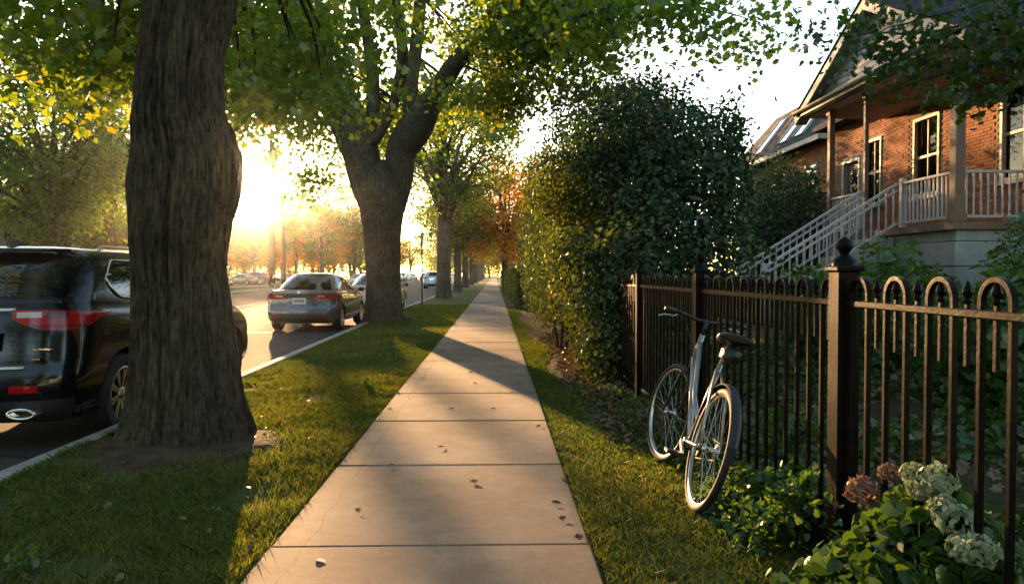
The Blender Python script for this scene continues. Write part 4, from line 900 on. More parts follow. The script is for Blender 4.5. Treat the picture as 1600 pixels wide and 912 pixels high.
# ---- SUV ------------------------------------------------------------
def make_suv():
    root = empty('suv'); belt = lambda y: np.interp(y, [0, .3, 2.0, 3.2, 3.55, 4.3, 4.72], [1.18, 1.19, 1.12, 1.07, 1.05, .97, .84])
    #        t    w    y0   y1   rr  rf  br  bf
    lb = Shell([(0, .84, .16, 4.52, .24, .2, .06, .1), (.10, .90, .05, 4.66, .28, .25, .08, .14), (.26, .935, .0, 4.72, .32, .3, .10, .18), (.42, .945, .015, 4.72, .32, .3, .10, .18), (.48, .945, .075, 4.70, .32, .3, .09, .18),
                (.75, .945, .12, 4.66, .34, .3, .09, .18), (.93, .925, .17, 4.55, .34, .3, .09, .18), (1, .885, .22, 4.46, .34, .3, .08, .16)], .26, belt, .05)
    WY = (1.0, 3.70)
    link('body', body_mesh('body', lb, [M['black_paint'], M['wheelwell']], [(y, .36, .415) for y in WY], cap_rise=.03), root)
    gh = Shell([(0, .885, .22, 3.52, .36, .25, .08, .12), (.3, .845, .31, 3.2, .36, .25, .08, .12), (.65, .775, .46, 2.82, .34, .25, .08, .12), (.9, .70, .62, 2.5, .3, .24, .08, .1), (1, .64, .70, 2.36, .26, .24, .08, .1)], belt, 1.62, .05)
    holes = [(0, .86, .12, .86), (2.06, 2.30, .14, .80), (2.325, 2.56, .10, .82), (2.585, 2.92, .09, .82), (3.95, 5, .08, .88)]
    link('cabin', gh_mesh('cabin', gh, [M['black_paint']], [], .05), root)
    for i, (s0, s1, t0, t1) in enumerate(holes):
        mb = MB()
        if i in (0, 4):
            for sd_ in (1, -1): gh.patch(s0, s1, t0, t1, .004, 14, 8, sd_, mb)
            mb.build('rear_window' if i == 0 else 'windscreen', M['darkglass'], root, True)
        else:
            for sd_ in (1, -1):
                lo = (lambda u: t0 + (t1 - t0) * .5 * np.clip(1 - u * 2.2, 0, 1) ** 1.6) if i == 1 else t0
                hi = (lambda u: t1 - (t1 - t0) * .46 * np.clip(1 - u * 2.2, 0, 1) ** 1.6) if i == 1 else t1
                gh.patch(s0, s1, lo, hi, .004, 14, 8, sd_).build('side_window', M['darkglass'], root, True)
    # chrome line round the side glass
    for sd_ in (1, -1):
        u = np.linspace(0, 1, 40); S = np.concatenate([2.05 + .87 * u, 2.92 - .87 * u]); k = np.clip(1 - u / .12, 0, 1) ** 1.6
        T = np.concatenate([.10 + .02*(1-u) + .36 * k, (.835 - .33 * k)[::-1]]); Q = gh.P(S, T) + gh.N(S, T) * .008; Q[:, 0] *= sd_
        MB().tube(Q, .0085, 6, closed=True).build('window_trim', M['chrome'], root, True)
        S = np.linspace(2.12, 2.86, 24); T = np.full(24, 1.0); Q = gh.P(S, T) + np.array([-.02, 0, .045]); Q[0, 2] -= .04; Q[-1, 2] -= .04; Q[:, 0] *= sd_
        MB().tube(Q, .014, 8).build('roof_rail', M['alloy'], root, True)
        # tail lamp: red wrap with a clear strip
        top_ = lambda u: .94 - .02 * u; bot = lambda u: .915 - .15 * np.sin(np.pi * np.clip(u * .96 + .04, 0, 1)) ** .6
        tl = lb.patch(.78, 2.05, bot, top_, .014, 40, 8, sd_).build('tail_lamp', M['redlens'], root, True)
        lb.patch(.84, 1.16, .875, .918, .018, 14, 4, sd_).build('clear_strip', M['clearlens'], tl, True)
        lb.patch(1.22, 1.5, .872, .915, .018, 12, 4, sd_).build('lamp_bar', M['darklens'], tl, True); lb.patch(.95, 1.8, .80, .815, .018, 24, 3, sd_).build('lamp_bar', M['darklens'], tl, True)
        lb.patch(.84, 1.2, .265, .325, .006, 16, 4, sd_).build('rear_reflector', M['redlens'], root, True)
        lb.patch(.62, 1.7, .345, .375, .012, 30, 3, sd_).build('bumper_edge', M['black_paint'], root, True)
        lb.patch(2.0, 3.0, .015, .085, .012, 30, 3, sd_).build('sill_cladding', M['blackplastic'], root, True)
        # exhaust tip, flattened oval
        e = MB(); a = np.linspace(0, 2*np.pi, 28, endpoint=False); rings = []
        for (rx, rz, y) in ((.105, .04, .16), (.11, .045, -.02), (.108, .043, -.03), (.09, .028, -.026), (.085, .026, .12), (.001, .001, .12)): rings.append(np.stack([sd_*.60 + rx*np.cos(a), np.full(28, y+.06), .355 + rz*np.sin(a)], -1))
        e.grid(np.array(rings), wrap=True).build('exhaust_tip', M['chrome'], root, True)
        # mirrors, handles
        mr = MB().lathe([(0, -.10), (.06, -.09), (.085, 0), (.075, .06), (0, .09)], 16, (sd_*1.02, 3.05, 1.12), 'x'); mr.bar((sd_*.86, 3.1, 1.06), (sd_*.96, 3.07, 1.1), .05, .03); mr.build('wing_mirror', M['black_paint'], root, True)
        for s_ in (2.30, 2.58):
            p = lb.P(np.array([s_]), np.array([.87]))[0]; MB().box((sd_*(p[0]+.012)-.012, p[1]-.11, p[2]-.018), (sd_*(p[0]+.012)+.012, p[1]+.11, p[2]+.018), bev=.006).build('door_handle', M['chrome'], root)
    lb.patch(0, 1.75, .02, .20, .010, 40, 5, 1, (lambda m_: (lb.patch(0, 1.75, .02, .20, .010, 40, 5, -1, m_), m_)[1])(MB())).build('bumper_cladding', M['blackplastic'], root, True)
    m_ = MB(); [lb.patch(0, .82, .935, .955, .010, 14, 3, q, m_) for q in (1, -1)]; m_.build('hatch_chrome_strip', M['chrome'], root, True)
    m_ = MB(); [lb.patch(0, .95, .455, .475, .012, 14, 3, q, m_) for q in (1, -1)]; m_.build('bumper_top_strip', M['chrome'], root, True)
    m_ = MB(); [lb.patch(0, .62, lambda u: .66 + .0*u + .05*np.clip(u-.75,0,1)*4, lambda u: .85 - .05*np.clip(u-.75,0,1)*4, .010, 14, 6, q, m_) for q in (1, -1)]; m_.build('plate_recess', M['chrome'], root, True)
    pl = MB().box((-.155, .03, .79), (.155, .04, .945), bev=.004).build('number_plate', M['plate'], root); pl.location = (.24, .062, .045)
    text_into('D', .055, M['platetext'], 'plate_letter', pl, (.108, .0285, .862)); text_into('S', .026, M['platetext'], 'plate_letter', pl, (.075, .0285, .922))
    MB().box((.10, .027, .912), (.125, .029, .934)).build('plate_sticker', M['platetext'], pl)
    for z, x0, x1 in ((.84, .64, .77), (.765, .635, .70)):
        p = lb.P(np.array([.72]), np.array([(z - .26) / .92]))[0]; b_ = MB()
        for k in range(6):
            xx = x0 + (x1 - x0) * k / 6; b_.box((xx, p[1] - .012, z - .007), (xx + (x1 - x0) / 7, p[1] + .03, z + .007 - .004 * (k % 2)))
        b_.build('badge', M['chrome'], root)
    sp = MB(); ss = np.linspace(0, 1.6, 16); rows = []
    for (t, o, dz) in ((1.0, .0, .02), (1.0, .16, .012), (.97, .17, -.018), (.9, .02, -.01)):
        q = gh.P(ss, np.full(16, t)); q[:, 1] -= o * (1 - .5 * (ss / 1.6) ** 2); q[:, 2] += dz; l = q[::-1].copy(); l[:, 0] *= -1; rows.append(np.concatenate([l[:-1], q]))
    sp.grid(np.array(rows)).build('roof_spoiler', M['black_paint'], root, True)
    MB().box((-.13, .54, 1.60), (.13, .553, 1.618)).build('brake_light', M['redlens'], root)
    an = MB(); an.add([(-.03,.86,1.67),(.03,.86,1.67),(.03,1.08,1.675),(-.03,1.08,1.675),(-.006,.88,1.745),(.006,.88,1.745),(.004,.98,1.72),(-.004,.98,1.72)], [(0,1,5,4),(1,2,6,5),(2,3,7,6),(3,0,4,7),(4,5,6,7)]); an.build('antenna_fin', M['blackplastic'], root)
    hl = MB(); [lb.patch(3.35, 4.25, .62, .84, .012, 16, 6, q, hl) for q in (1, -1)]; hl.build('headlamp', M['clearlens'], root, True)
    add_wheels(root, wheel_meshes(.36, .235, .245, 10), WY, .36, .80)
    return root
# ---- sedan ----------------------------------------------------------
def make_sedan():
    root = empty('sedan'); belt = lambda y: np.interp(y, [0, .12, .75, 3.1, 3.4, 4.2, 4.55], [.99, 1.03, 1.0, .93, .92, .82, .70])
    lb = Shell([(0, .80, .16, 4.38, .2, .2, .06, .1), (.12, .86, .05, 4.5, .24, .3, .08, .16), (.3, .885, .0, 4.56, .26, .34, .10, .2), (.46, .89, .02, 4.56, .26, .34, .10, .2), (.54, .89, .07, 4.54, .26, .34, .10, .2),
                (.78, .885, .09, 4.48, .28, .34, .09, .2), (.95, .865, .07, 4.4, .26, .34, .08, .2), (1, .83, .10, 4.32, .24, .34, .07, .18)], .22, belt, .06)
    WY = (.95, 3.62)
    link('body', body_mesh('body', lb, [M['grey_paint'], M['wheelwell']], [(y, .315, .365) for y in WY], cap_rise=.02), root)
    gh = Shell([(0, .80, .72, 3.42, .16, .25, .05, .14), (.3, .755, .92, 3.08, .18, .25, .05, .12), (.65, .69, 1.16, 2.68, .2, .25, .06, .1), (.9, .62, 1.36, 2.36, .2, .24, .06, .1), (1, .56, 1.46, 2.24, .18, .22, .06, .1)], belt, 1.40, .05)
    holes = [(0, 1.1, .06, .90), (2.0, 2.42, .08, .84), (2.47, 2.97, .06, .84), (3.9, 5, .05, .90)]
    link('cabin', gh_mesh('cabin', gh, [M['grey_paint']], holes, .045), root)
    for i, (s0, s1, t0, t1) in enumerate(holes):
        if i in (0, 3):
            mb = MB(); [gh.patch(s0, s1, t0, t1, .002, 14, 8, q, mb) for q in (1, -1)]; mb.build('rear_window' if i == 0 else 'windscreen', M['carglass'], root, True)
        else:
            for q in (1, -1): gh.patch(s0, s1, t0, t1, .002, 14, 8, q).build('side_window', M['carglass'], root, True)
    for q in (1, -1):
        lo = lambda u: .70 - .0 * u + .04 * np.sin(u * 3); hi = lambda u: .93 - .10 * (1 - u) ** 2 - .04 * np.clip(u - .8, 0, 1) * 5
        tl = lb.patch(.60, 2.05, lo, hi, .012, 34, 8, q).build('tail_lamp', M['redlens'], root, True)
        lb.patch(.72, 1.05, .80, .84, .016, 10, 3, q).build('clear_strip', M['clearlens'], tl, True)
        lb.patch(.70, 1.15, .20, .25, .006, 14, 3, q).build('rear_reflector', M['redlens'], root, True)
        mr = MB().lathe([(0, -.09), (.05, -.08), (.07, 0), (.06, .05), (0, .08)], 14, (q*.98, 2.95, 1.0), 'x'); mr.bar((q*.80, 2.98, .95), (q*.92, 2.96, .98), .05, .025); mr.build('wing_mirror', M['blackplastic'], root, True)
        for s_ in (2.34, 2.62):
            p = lb.P(np.array([s_]), np.array([.86]))[0]; MB().box((q*(p[0]+.012)-.012, p[1]-.10, p[2]-.015), (q*(p[0]+.012)+.012, p[1]+.10, p[2]+.015), bev=.005).build('door_handle', M['grey_paint'], root)
        for s_ in (2.04, 2.36, 2.70):
            T = np.linspace(.14, .97, 12); S = np.full(12, s_); Q = lb.P(S, T) + lb.N(S, T) * .0005; Q[:, 0] *= q; MB().tube(Q, .003, 4).build('door_gap', M['wheelwell'], root)
    m_ = MB(); [lb.patch(0, .58, .845, .862, .010, 14, 3, q, m_) for q in (1, -1)]; m_.build('boot_trim', M['blackplastic'], root, True)
    m_ = MB(); [lb.patch(0, 1.2, .04, .17, .008, 24, 5, q, m_) for q in (1, -1)]; m_.build('bumper_cladding', M['blackplastic'], root, True)
    for q in (1, -1):       # boot lid shut line
        S = np.concatenate([np.linspace(0, .62, 8), np.full(8, .62)]); T = np.concatenate([np.full(8, .53), np.linspace(.53, .70, 8)]); Q = lb.P(S, T) + lb.N(S, T) * .001; Q[:, 0] *= q
        MB().tube(Q, .004, 4).build('boot_gap', M['wheelwell'], root)
    pl = MB().box((-.16, .055, .69), (.16, .066, .84), bev=.004).build('number_plate', M['plate'], root)
    for k in range(7): MB().box((-.13 + k*.037, .0535, .735), (-.107 + k*.037, .0548, .80)).build('plate_mark', M['platetext'], pl)
    p = lb.P(np.array([.0]), np.array([.93]))[0]; em = MB().lathe([(.045, -.004), (.05, 0), (.045, .004)], 20, (0, p[1]-.006, p[2]), 'y'); em.build('emblem', M['chrome'], root, True)
    MB().box((-.7, .85, .93), (.7, 1.2, 1.02)).build('parcel_shelf', M['seat'], root)
    for x in (-.37, .37):
        MB().box((x-.24, 1.95, .90), (x+.24, 2.12, 1.14), bev=.04).build('front_seat', M['seat'], root)
    for (x, y, z) in ((-.37, 2.0, 1.24), (.37, 2.0, 1.24), (-.38, 1.26, 1.13), (.38, 1.26, 1.13), (0, 1.26, 1.1)):
        MB().lathe([(0, -.09), (.09, -.085), (.13, -.03), (.13, .04), (.09, .085), (0, .09)], 14, (x, y, z), 'z').build('headrest', M['seat'], root, True)
    m2 = MB().box((-.11, 2.62, 1.27), (.11, 2.65, 1.33), bev=.01).build('inside_mirror', M['seat'], root)
    hl = MB(); [lb.patch(3.4, 4.3, .62, .84, .012, 16, 6, q, hl) for q in (1, -1)]; hl.build('headlamp', M['clearlens'], root, True)
    add_wheels(root, wheel_meshes(.315, .205, .21, 5), WY, .315, .755)
    return root
ROADZ = -.13
suv = make_suv(); suv.location = (-4.20, 5.64, ROADZ)
tag(suv, 'glossy black SUV parked at the kerb behind the big burled maple', 'car', 'cars parked along the near kerb')
sedan = make_sedan(); sedan.location = (-4.72, 17.9, ROADZ)
tag(sedan, 'grey sedan parked at the kerb before the forked maple', 'car', 'cars parked along the near kerb')
def repaint(root, m_from, m_to):
    for o in [root] + list(root.children_recursive):
        if o.type == 'MESH':
            for sl in o.material_slots:
                if sl.material == m_from: sl.link = 'OBJECT'; sl.material = m_to
def place_car(src, x, y, rz, paint, label, group, z=ROADZ):
    c = copy_tree(src); c.location = (x, y, z); c.rotation_euler = (0, 0, rz)
    repaint(c, M['grey_paint'] if src is sedan else M['black_paint'], paint); tag(c, label, 'car', group); return c
place_car(sedan, -4.45, 26.3, 0, M['cream_paint'], 'pale champagne sedan parked in front of the grey sedan', 'cars parked along the near kerb')
place_car(sedan, -4.35, -1.2, 0, M['blue_paint'], 'dark blue sedan added out of view behind the black SUV for its reflection', 'cars parked along the near kerb')  # unseen car, added so the SUV's rear has something dark to reflect
place_car(suv, -5.85, 70, R(1), M['silver_paint'], 'silver hatchback driving off in the traffic lane', None)
# cars far across the street: simple copies without the small fittings
def lite(src, keep):
    r_ = empty('car')
    for ch in src.children:
        n_ = ch.name.split('.')[0]
        if n_ in keep:
            c = ch.copy(); COL.objects.link(c); c.parent = r_
            if n_ == 'wheel':
                for g_ in ch.children:
                    if g_.name.split('.')[0] != 'brake_disc': d = g_.copy(); COL.objects.link(d); d.parent = c
    return r_
keep = ('body', 'cabin', 'rear_window', 'windscreen', 'side_window', 'tail_lamp', 'headlamp', 'wheel', 'number_plate')
la = lite(sedan, keep); lb_ = lite(suv, keep)
names = {'white_paint': 'white', 'silver_paint': 'silver', 'blue_paint': 'dark blue', 'grey_paint': 'grey', 'red_paint': 'red', 'black_paint': 'black', 'cream_paint': 'champagne'}
rc = np.random.default_rng(90); first = {id(la): True, id(lb_): True}
def far_car(x, y, rz, paint, sv, label, group):
    src = lb_ if sv else la
    c = src if first[id(src)] else copy_tree(src); 
    if not first[id(src)]: pass
    c.location = (x, y, -.10); c.rotation_euler = (0, 0, rz)
    tag(c, label, 'car', group); todo.append((c, M['black_paint'] if sv else M['grey_paint'], M[paint])); first[id(src)] = False
todo = []
far_car(-31.2, 88, R(78), 'white_paint', True, 'white hatchback at the edge of the car park behind the far grass', 'cars in the far car park')
far_car(-30.6, 96, R(82), 'silver_paint', False, 'silver sedan behind the parked motorcycle across the street', 'cars in the far car park')
far_car(-30.6, 101, R(95), 'blue_paint', True, 'dark blue hatchback behind the parked motorcycle across the street', 'cars in the far car park')
for i in range(9):
    p = ['white_paint', 'silver_paint', 'blue_paint', 'black_paint', 'white_paint', 'grey_paint', 'red_paint', 'silver_paint', 'white_paint'][i]
    far_car(-19.0 if i % 2 else -18.9, 104 + i * 7.2, R(180 + rc.normal(0, 1)), p, bool(i % 3 == 1), names[p] + (' hatchback' if i % 3 == 1 else ' sedan') + ' in the row parked along the far kerb', 'cars parked along the far kerb')
    q = ['silver_paint', 'white_paint', 'blue_paint', 'white_paint', 'red_paint', 'silver_paint', 'black_paint', 'white_paint', 'blue_paint'][i]
    far_car(-31.5 - i * 2.9, 112 + rc.normal(0, .4), R(rc.choice([0, 180])), q, bool(i % 2), names[q] + (' hatchback' if i % 2 else ' sedan') + ' in the packed row of the car park', 'cars in the far car park')
for i in range(5):
    p = ['white_paint', 'silver_paint', 'white_paint', 'blue_paint', 'silver_paint'][i]
    far_car(-9.5 - 2.2 * i, 168 + 5 * (i % 2), R(180), p, bool(i % 2), names[p] + ' car waiting in traffic at the far end of the street', 'traffic at the far end of the street')
for c, a, b in todo: repaint(c, a, b)
# parked motorcycle across the street
mc = tag(empty('motorcycle', (-21.2, 75.0, -.03), R(70)), 'dark motorcycle parked on the far grass across the street', 'motorcycle')
for y in (0, 1.42):
    w_ = empty('wheel', (0, y, .31), 0, mc); t_ = np.linspace(0, 2*np.pi, 28, endpoint=False)
    MB().tube(np.stack([0*t_, .25*np.cos(t_), .25*np.sin(t_)], -1), .06, 8, closed=True).build('tyre', M['tyre'], w_, True)
    rm = MB().lathe([(.05, -.05), (.05, .05)], 12, axis='x')
    for k in range(6): rm.bar((0, 0, 0), (0, .22*math.cos(k*1.047), .22*math.sin(k*1.047)), .03, .02)
    rm.build('rim', M['alloy'], w_)
MB().lathe([(0, -.36), (.10, -.32), (.16, -.1), (.15, .15), (.08, .34), (0, .36)], 14, (0, .85, .82), 'y').build('fuel_tank', M['black_paint'], mc, True)
MB().box((-.13, -.15, .72), (.13, .55, .82), bev=.04).build('seat', M['seat'], mc, True)
e = MB(); e.box((-.17, .45, .28), (.17, .95, .62), bev=.05); e.tube([(.12, .7, .34), (.16, .2, .3), (.17, -.25, .38)], .045, 8); e.build('engine', M['alloy'], mc, True)
e = MB(); e.tube([(0, 0, .31), (0, .5, .5), (0, .5, .75), (0, 1.1, .85)], .03, 6); [e.tube([(s_, 1.42, .31), (s_*.8, 1.15, .95)], .022, 6) for s_ in (-.1, .1)]; e.build('frame', M['blackplastic'], mc, True)
MB().tube([(-.36, 1.0, 1.02), (-.15, 1.12, .98), (.15, 1.12, .98), (.36, 1.0, 1.02)], .014, 6).build('handlebar', M['chrome'], mc, True)
MB().grid(np.array([[(x, 1.26 - .12*z_ + .1*abs(x), .88 + .32*z_) for x in np.linspace(-.18, .18, 7)] for z_ in (0, .5, 1)])).build('windshield', M['plate'], mc, True)
MB().lathe([(0, -.07), (.09, -.05), (.1, .03), (0, .06)], 14, (0, 1.28, .85), 'y').build('headlamp', M['clearlens'], mc, True)
# ------------------------------------------------------------------ wrought iron fence
FX = 1.49
fence = tag(empty('iron_fence', (FX, 0, 0)), 'black wrought iron fence with hooped pickets and square posts', 'fence')
postY = [.92 + 2.2 * k for k in range(8)]
pm = MB(); pm.box((-.046, -.046, -.1), (.046, .046, 1.30), bev=.004); pm.box((-.058, -.058, 1.30), (.058, .058, 1.325), bev=.006)
post_me = pm.mesh('post', M['iron'])
cap_me = MB().lathe([(.052, 1.325), (.05, 1.345), (.03, 1.365), (.018, 1.375), (.022, 1.385), (.034, 1.40), (.036, 1.412), (.028, 1.43), (.012, 1.445), (0, 1.452)], 14).mesh('post_finial', M['iron'], 50)
hoop = []; hw = .069; 
a = np.linspace(0, np.pi, 13)
path = [(0, -hw, .04), (0, -hw, .6)] + [(0, -hw*math.cos(t), 1.205 + hw*math.sin(t)) for t in a] + [(0, hw, .6), (0, hw, .04)]
def flatbar(path, w, d):
    P = np.array(path, float); T = np.zeros_like(P); T[1:-1] = P[2:] - P[:-2]; T[0] = P[1]-P[0]; T[-1] = P[-1]-P[-2]; T = nrm(T); X = np.array([1., 0, 0]); B = np.cross(T, X)
    G = np.stack([P + X*d/2 + B*w/2, P - X*d/2 + B*w/2, P - X*d/2 - B*w/2, P + X*d/2 - B*w/2], 1); mb = MB(); mb.grid(G, wrap=True); n = len(P)
    mb.add(G[0], [(0,1,2,3)]); mb.add(G[-1], [(3,2,1,0)]); return mb
hoop_me = flatbar(path, .016, .020).mesh('hoop_picket', M['iron'], 40)
pk = MB(); pk.box((-.007, -.007, 1.0), (.007, .007, 1.195)); pk.lathe([(.008, 1.195), (.014, 1.205), (.009, 1.214), (.017, 1.232), (.012, 1.25), (0, 1.272)], 8)
pick_me = pk.mesh('picket', M['iron'])
for i, y in enumerate(postY):
    o = link('post', post_me, fence); o.location = (0, y, 0); c = link('post_finial', cap_me, o)
for i in range(len(postY) - 1):
    y0, y1 = postY[i], postY[i + 1]
    for z, h in ((1.168, .026), (.12, .03)):
        MB().box((-.019, y0 + .046, z - h/2), (.019, y1 - .046, z + h/2), bev=.003).build('rail', M['iron'], fence)
    for k in range(8):
        yc = y0 + .275 * (k + .5); o = link('hoop_picket', hoop_me, fence); o.location = (0, yc, 0)
        o = link('picket', pick_me, fence); o.location = (0, yc, 0)
        if k < 7: o = link('picket', pick_me, fence); o.location = (0, yc + .1375, 0)
# ------------------------------------------------------------------ bicycle leaning on the fence
M['bike_silver'] = mat('silver_bicycle_paint', (.30, .30, .315), .3, .6, .5, coat=.4)
M['bike_black'] = mat('black_bicycle_parts', (.015, .015, .016), .42)
M['spoke'] = mat('steel_spoke', (.65, .64, .62), .25, 1.0)
bike = tag(empty('bicycle', (1.085, 4.02, -.005)), 'silver step-through bicycle leaning against the iron fence', 'bicycle'); bike.rotation_euler = (0, R(16.5), R(-2.5))
WR = .345; th = np.linspace(0, 2*np.pi, 56, endpoint=False)
def bwheel(parent, y, z, cog):
    w_ = empty('rear_wheel' if cog else 'front_wheel', (0, y, z), 0, parent); c, s_ = np.cos(th), np.sin(th)
    MB().tube(np.stack([0*c, (WR-.02)*c, (WR-.02)*s_], -1), .021, 10, closed=True).build('tyre', M['tyre'], w_, True)
    MB().lathe([(WR-.040, -.012), (WR-.033, -.013), (WR-.033, .013), (WR-.040, .012), (WR-.048, .006), (WR-.048, -.006)], 56, axis='x', closed=True).build('rim', M['alloy'], w_, 40)
    hub = MB().lathe([(.012, -.05), (.028, -.034), (.028, -.03), (.014, -.026), (.014, .026), (.028, .03), (.028, .034), (.012, .05)], 14, axis='x')
    if cog: hub.lathe([(.045, .036), (.045, .04), (.02, .046)], 16, axis='x')
    hub.build('hub', M['alloy'], w_, True)
    for k in range(32):
        a_ = k / 32 * 2*math.pi; b_ = a_ + (.42 if (k // 2) % 2 else -.42); x = .031 if k % 2 else -.031
        MB().tube([(x, .026*math.cos(b_), .026*math.sin(b_)), (0, (WR-.046)*math.cos(a_), (WR-.046)*math.sin(a_))], .0013, 4, cap=False).build('spoke', M['spoke'], w_)
    return w_
bwheel(bike, 0, WR, True)
BB = np.array([0, .44, .285]); ST = np.array([0, .285, .80]); HT = np.array([0, .885, .93]); HB = np.array([0, .935, .73]); AX = np.array([0, 0, WR])
fr = MB()
fr.tube([BB, ST], .0155, 12); fr.tube([HT, HB], .019, 12); fr.tube([HB + (HT-HB)*.15, BB], .019, 12)
fr.tube([HB + (HT-HB)*.75, HB*.45 + BB*.55 + np.array([0, -.03, .06]), BB + (ST-BB)*.27], .016, 12)
for s_ in (-1, 1):
    fr.tube([BB + np.array([s_*.02, 0, 0]), (s_*.055, .12, WR*.95), (s_*.058, 0, WR)], .009, 8)
    fr.tube([BB + (ST-BB)*.92 + np.array([s_*.012, 0, 0]), (s_*.045, .15, .62), (s_*.058, 0, WR)], .008, 8)
fr.lathe([(.022, -.036), (.024, 0), (.022, .036)], 14, tuple(BB), 'x'); fr.build('frame', M['bike_silver'], bike, True)
sp_ = MB().tube([ST, ST + (ST-BB)/np.linalg.norm(ST-BB)*.12], .0125, 10).build('seat_post', M['chrome'], bike, True)
sc_ = ST + (ST-BB)/np.linalg.norm(ST-BB)*.13
G = []
for u in np.linspace(0, 1, 14):
    y = sc_[1] - .14 + .28*u; w_ = .085*(1-u)**.55*(1 if u > .06 else .75) + .022; z = sc_[2] + .035 + .012*math.cos(u*5); ang = np.linspace(0, 2*np.pi, 16, endpoint=False)
    G.append(np.stack([w_*np.cos(ang), np.full(16, y), z + np.where(np.sin(ang) > 0, .026, .034)*np.sin(ang)*(1 if .03 < u < .97 else .5)], -1))
G = np.array(G); sd2 = MB(); sd2.grid(G, wrap=True); sd2.add(G[0], [tuple(range(16))]); sd2.add(G[-1], [tuple(range(16))]); sd2.build('saddle', M['bike_black'], bike, True)
MB().box((-.045, sc_[1]-.16, sc_[2]-.10), (.045, sc_[1]-.04, sc_[2]-.01), bev=.02).build('saddle_bag', M['bike_black'], bike, True)
# rear mudguard and stays
aa = np.linspace(R(20), R(165), 26); G = []
for t in aa: G.append([( (.028)*math.cos(q), (WR+.018+.012*math.sin(q))*math.cos(t), WR + (WR+.018+.012*math.sin(q))*math.sin(t)) for q in np.linspace(0, math.pi, 7)])
mg = MB().grid(np.array(G)).build('rear_mudguard', M['bike_black'], bike, True)
# crank, chainring, pedals, chain
cr_ = MB(); cr_.lathe([(.082, .044), (.088, .046), (.082, .048), (.07, .047), (.07, .045)], 32, (0, BB[1], BB[2]), 'x', closed=True)
for k in range(5): cr_.bar(BB + np.array([.046, 0, 0]), BB + np.array([.046, .076*math.cos(k*1.257), .076*math.sin(k*1.257)]), .012, .004, up=(1, 0, 0))
cr_.build('chainring', M['bike_black'], bike)
for s_, an_ in ((1, R(20)), (-1, R(200))):
    d = np.array([0, math.cos(an_), math.sin(an_)]); p0 = BB + np.array([s_*.052, 0, 0]); p1 = p0 + d*.17 + np.array([s_*.012, 0, 0])
    MB().bar(p0, p1, .018, .012, up=(1, 0, 0)).build('crank_arm', M['alloy'], bike)
    MB().box((p1[0] + (0.01 if s_ > 0 else -.10), p1[1]-.04, p1[2]-.012), (p1[0] + (.10 if s_ > 0 else -.01), p1[1]+.04, p1[2]+.012), bev=.005).build('pedal', M['bike_black'], bike)
ch = MB(); ch.tube([(.046, BB[1], BB[2]+.085), (.046, 0, WR+.045)], .005, 5); ch.tube([(.046, BB[1], BB[2]-.085), (.046, .03, WR-.06), (.046, 0, WR-.045)], .005, 5); ch.build('chain', M['bike_black'], bike)
# steering assembly turned a little
st_ax = (HT - HB) / np.linalg.norm(HT - HB)
steer = empty('steering', tuple(HB), 0, bike)
steer.rotation_mode = 'QUATERNION'
from mathutils import Quaternion
steer.rotation_quaternion = Quaternion(Vector(st_ax), R(12))
FA = np.array([0, 1.09, WR]) - HB
fk = MB(); fk.tube([(0, 0, 0), tuple(-st_ax*.06)], .018, 10)
for s_ in (-1, 1): fk.tube([-st_ax*.05 + np.array([s_*.02, 0, 0]), -st_ax*.10 + np.array([s_*.05, .0, 0]), FA*.75 + np.array([s_*.054, -.012, .0]), FA + np.array([s_*.056, 0, 0])], [.014, .014, .011, .009], 10)
fk.build('fork', M['bike_black'], steer, True)
wf = bwheel(steer, FA[1], FA[2], False)
HTl = HT - HB; ctr = HTl + st_ax*.09 + np.array([0, .06, 0])
hb = MB(); hb.tube([tuple(HTl), tuple(HTl + st_ax*.08), tuple(ctr)], .014, 10)
hb.tube([(-.30, ctr[1]-.05, ctr[2]+.025), (-.16, ctr[1]-.01, ctr[2]+.02), (-.06, ctr[1], ctr[2]), (.06, ctr[1], ctr[2]), (.16, ctr[1]-.01, ctr[2]+.02), (.30, ctr[1]-.05, ctr[2]+.025)], .0125, 10)
hbo = hb.build('handlebar', M['bike_black'], steer, True)
for s_ in (-1, 1):
    MB().tube([(s_*.305, ctr[1]-.051, ctr[2]+.025), (s_*.19, ctr[1]-.02, ctr[2]+.022)], [.0175, .0165], 12).build('grip', M['bike_black'], hbo, True)
    MB().tube([(s_*.17, ctr[1]+.01, ctr[2]+.01), (s_*.20, ctr[1]+.035, ctr[2]-.012), (s_*.27, ctr[1]+.025, ctr[2]-.015), (s_*.315, ctr[1]+.005, ctr[2]-.03)], [.008, .006, .005, .005], 8).build('brake_lever', M['alloy'], hbo, True)
MB().tube([(-.16, ctr[1]+.02, ctr[2]+.01), (-.07, ctr[1]+.10, ctr[2]-.05), (-.0, .06, .12), (0, .03, -.06)], .0025, 5).build('brake_cable', M['bike_black'], hbo, True)
# ------------------------------------------------------------------ brick house with porch
M['brick'] = mat('red_brick', (.30,.105,.048), .85, var=(3.0, (.40,.18,.085), 1), bump=(40, .5), world=True, spec=.2)
M['mortar'] = mat('mortar', (.27,.235,.20), .95, bump=(50, .5), world=True)
M['siding'] = mat('grey_painted_siding', (.36,.37,.36), .6, var=(4, (.42,.42,.40), 1), world=True)
M['trim'] = mat('cream_trim', (.52,.47,.38), .55, var=(6, (.44,.38,.30), 1), world=True)
M['shingle'] = mat('slate_shingle', (.035,.038,.047), .9, var=(3, (.06,.063,.074), 1), bump=(25, .6), world=True, spec=.08)
M['soffit'] = mat('soffit_board', (.22,.18,.14), .7, world=True)
M['brownpost'] = mat('brown_post', (.13,.075,.05), .6, var=(5, (.17,.10,.065), 1), world=True)
M['rail_paint'] = mat('weathered_white_paint', (.50,.50,.52), .6, var=(9, (.38,.36,.36), 1), world=True)
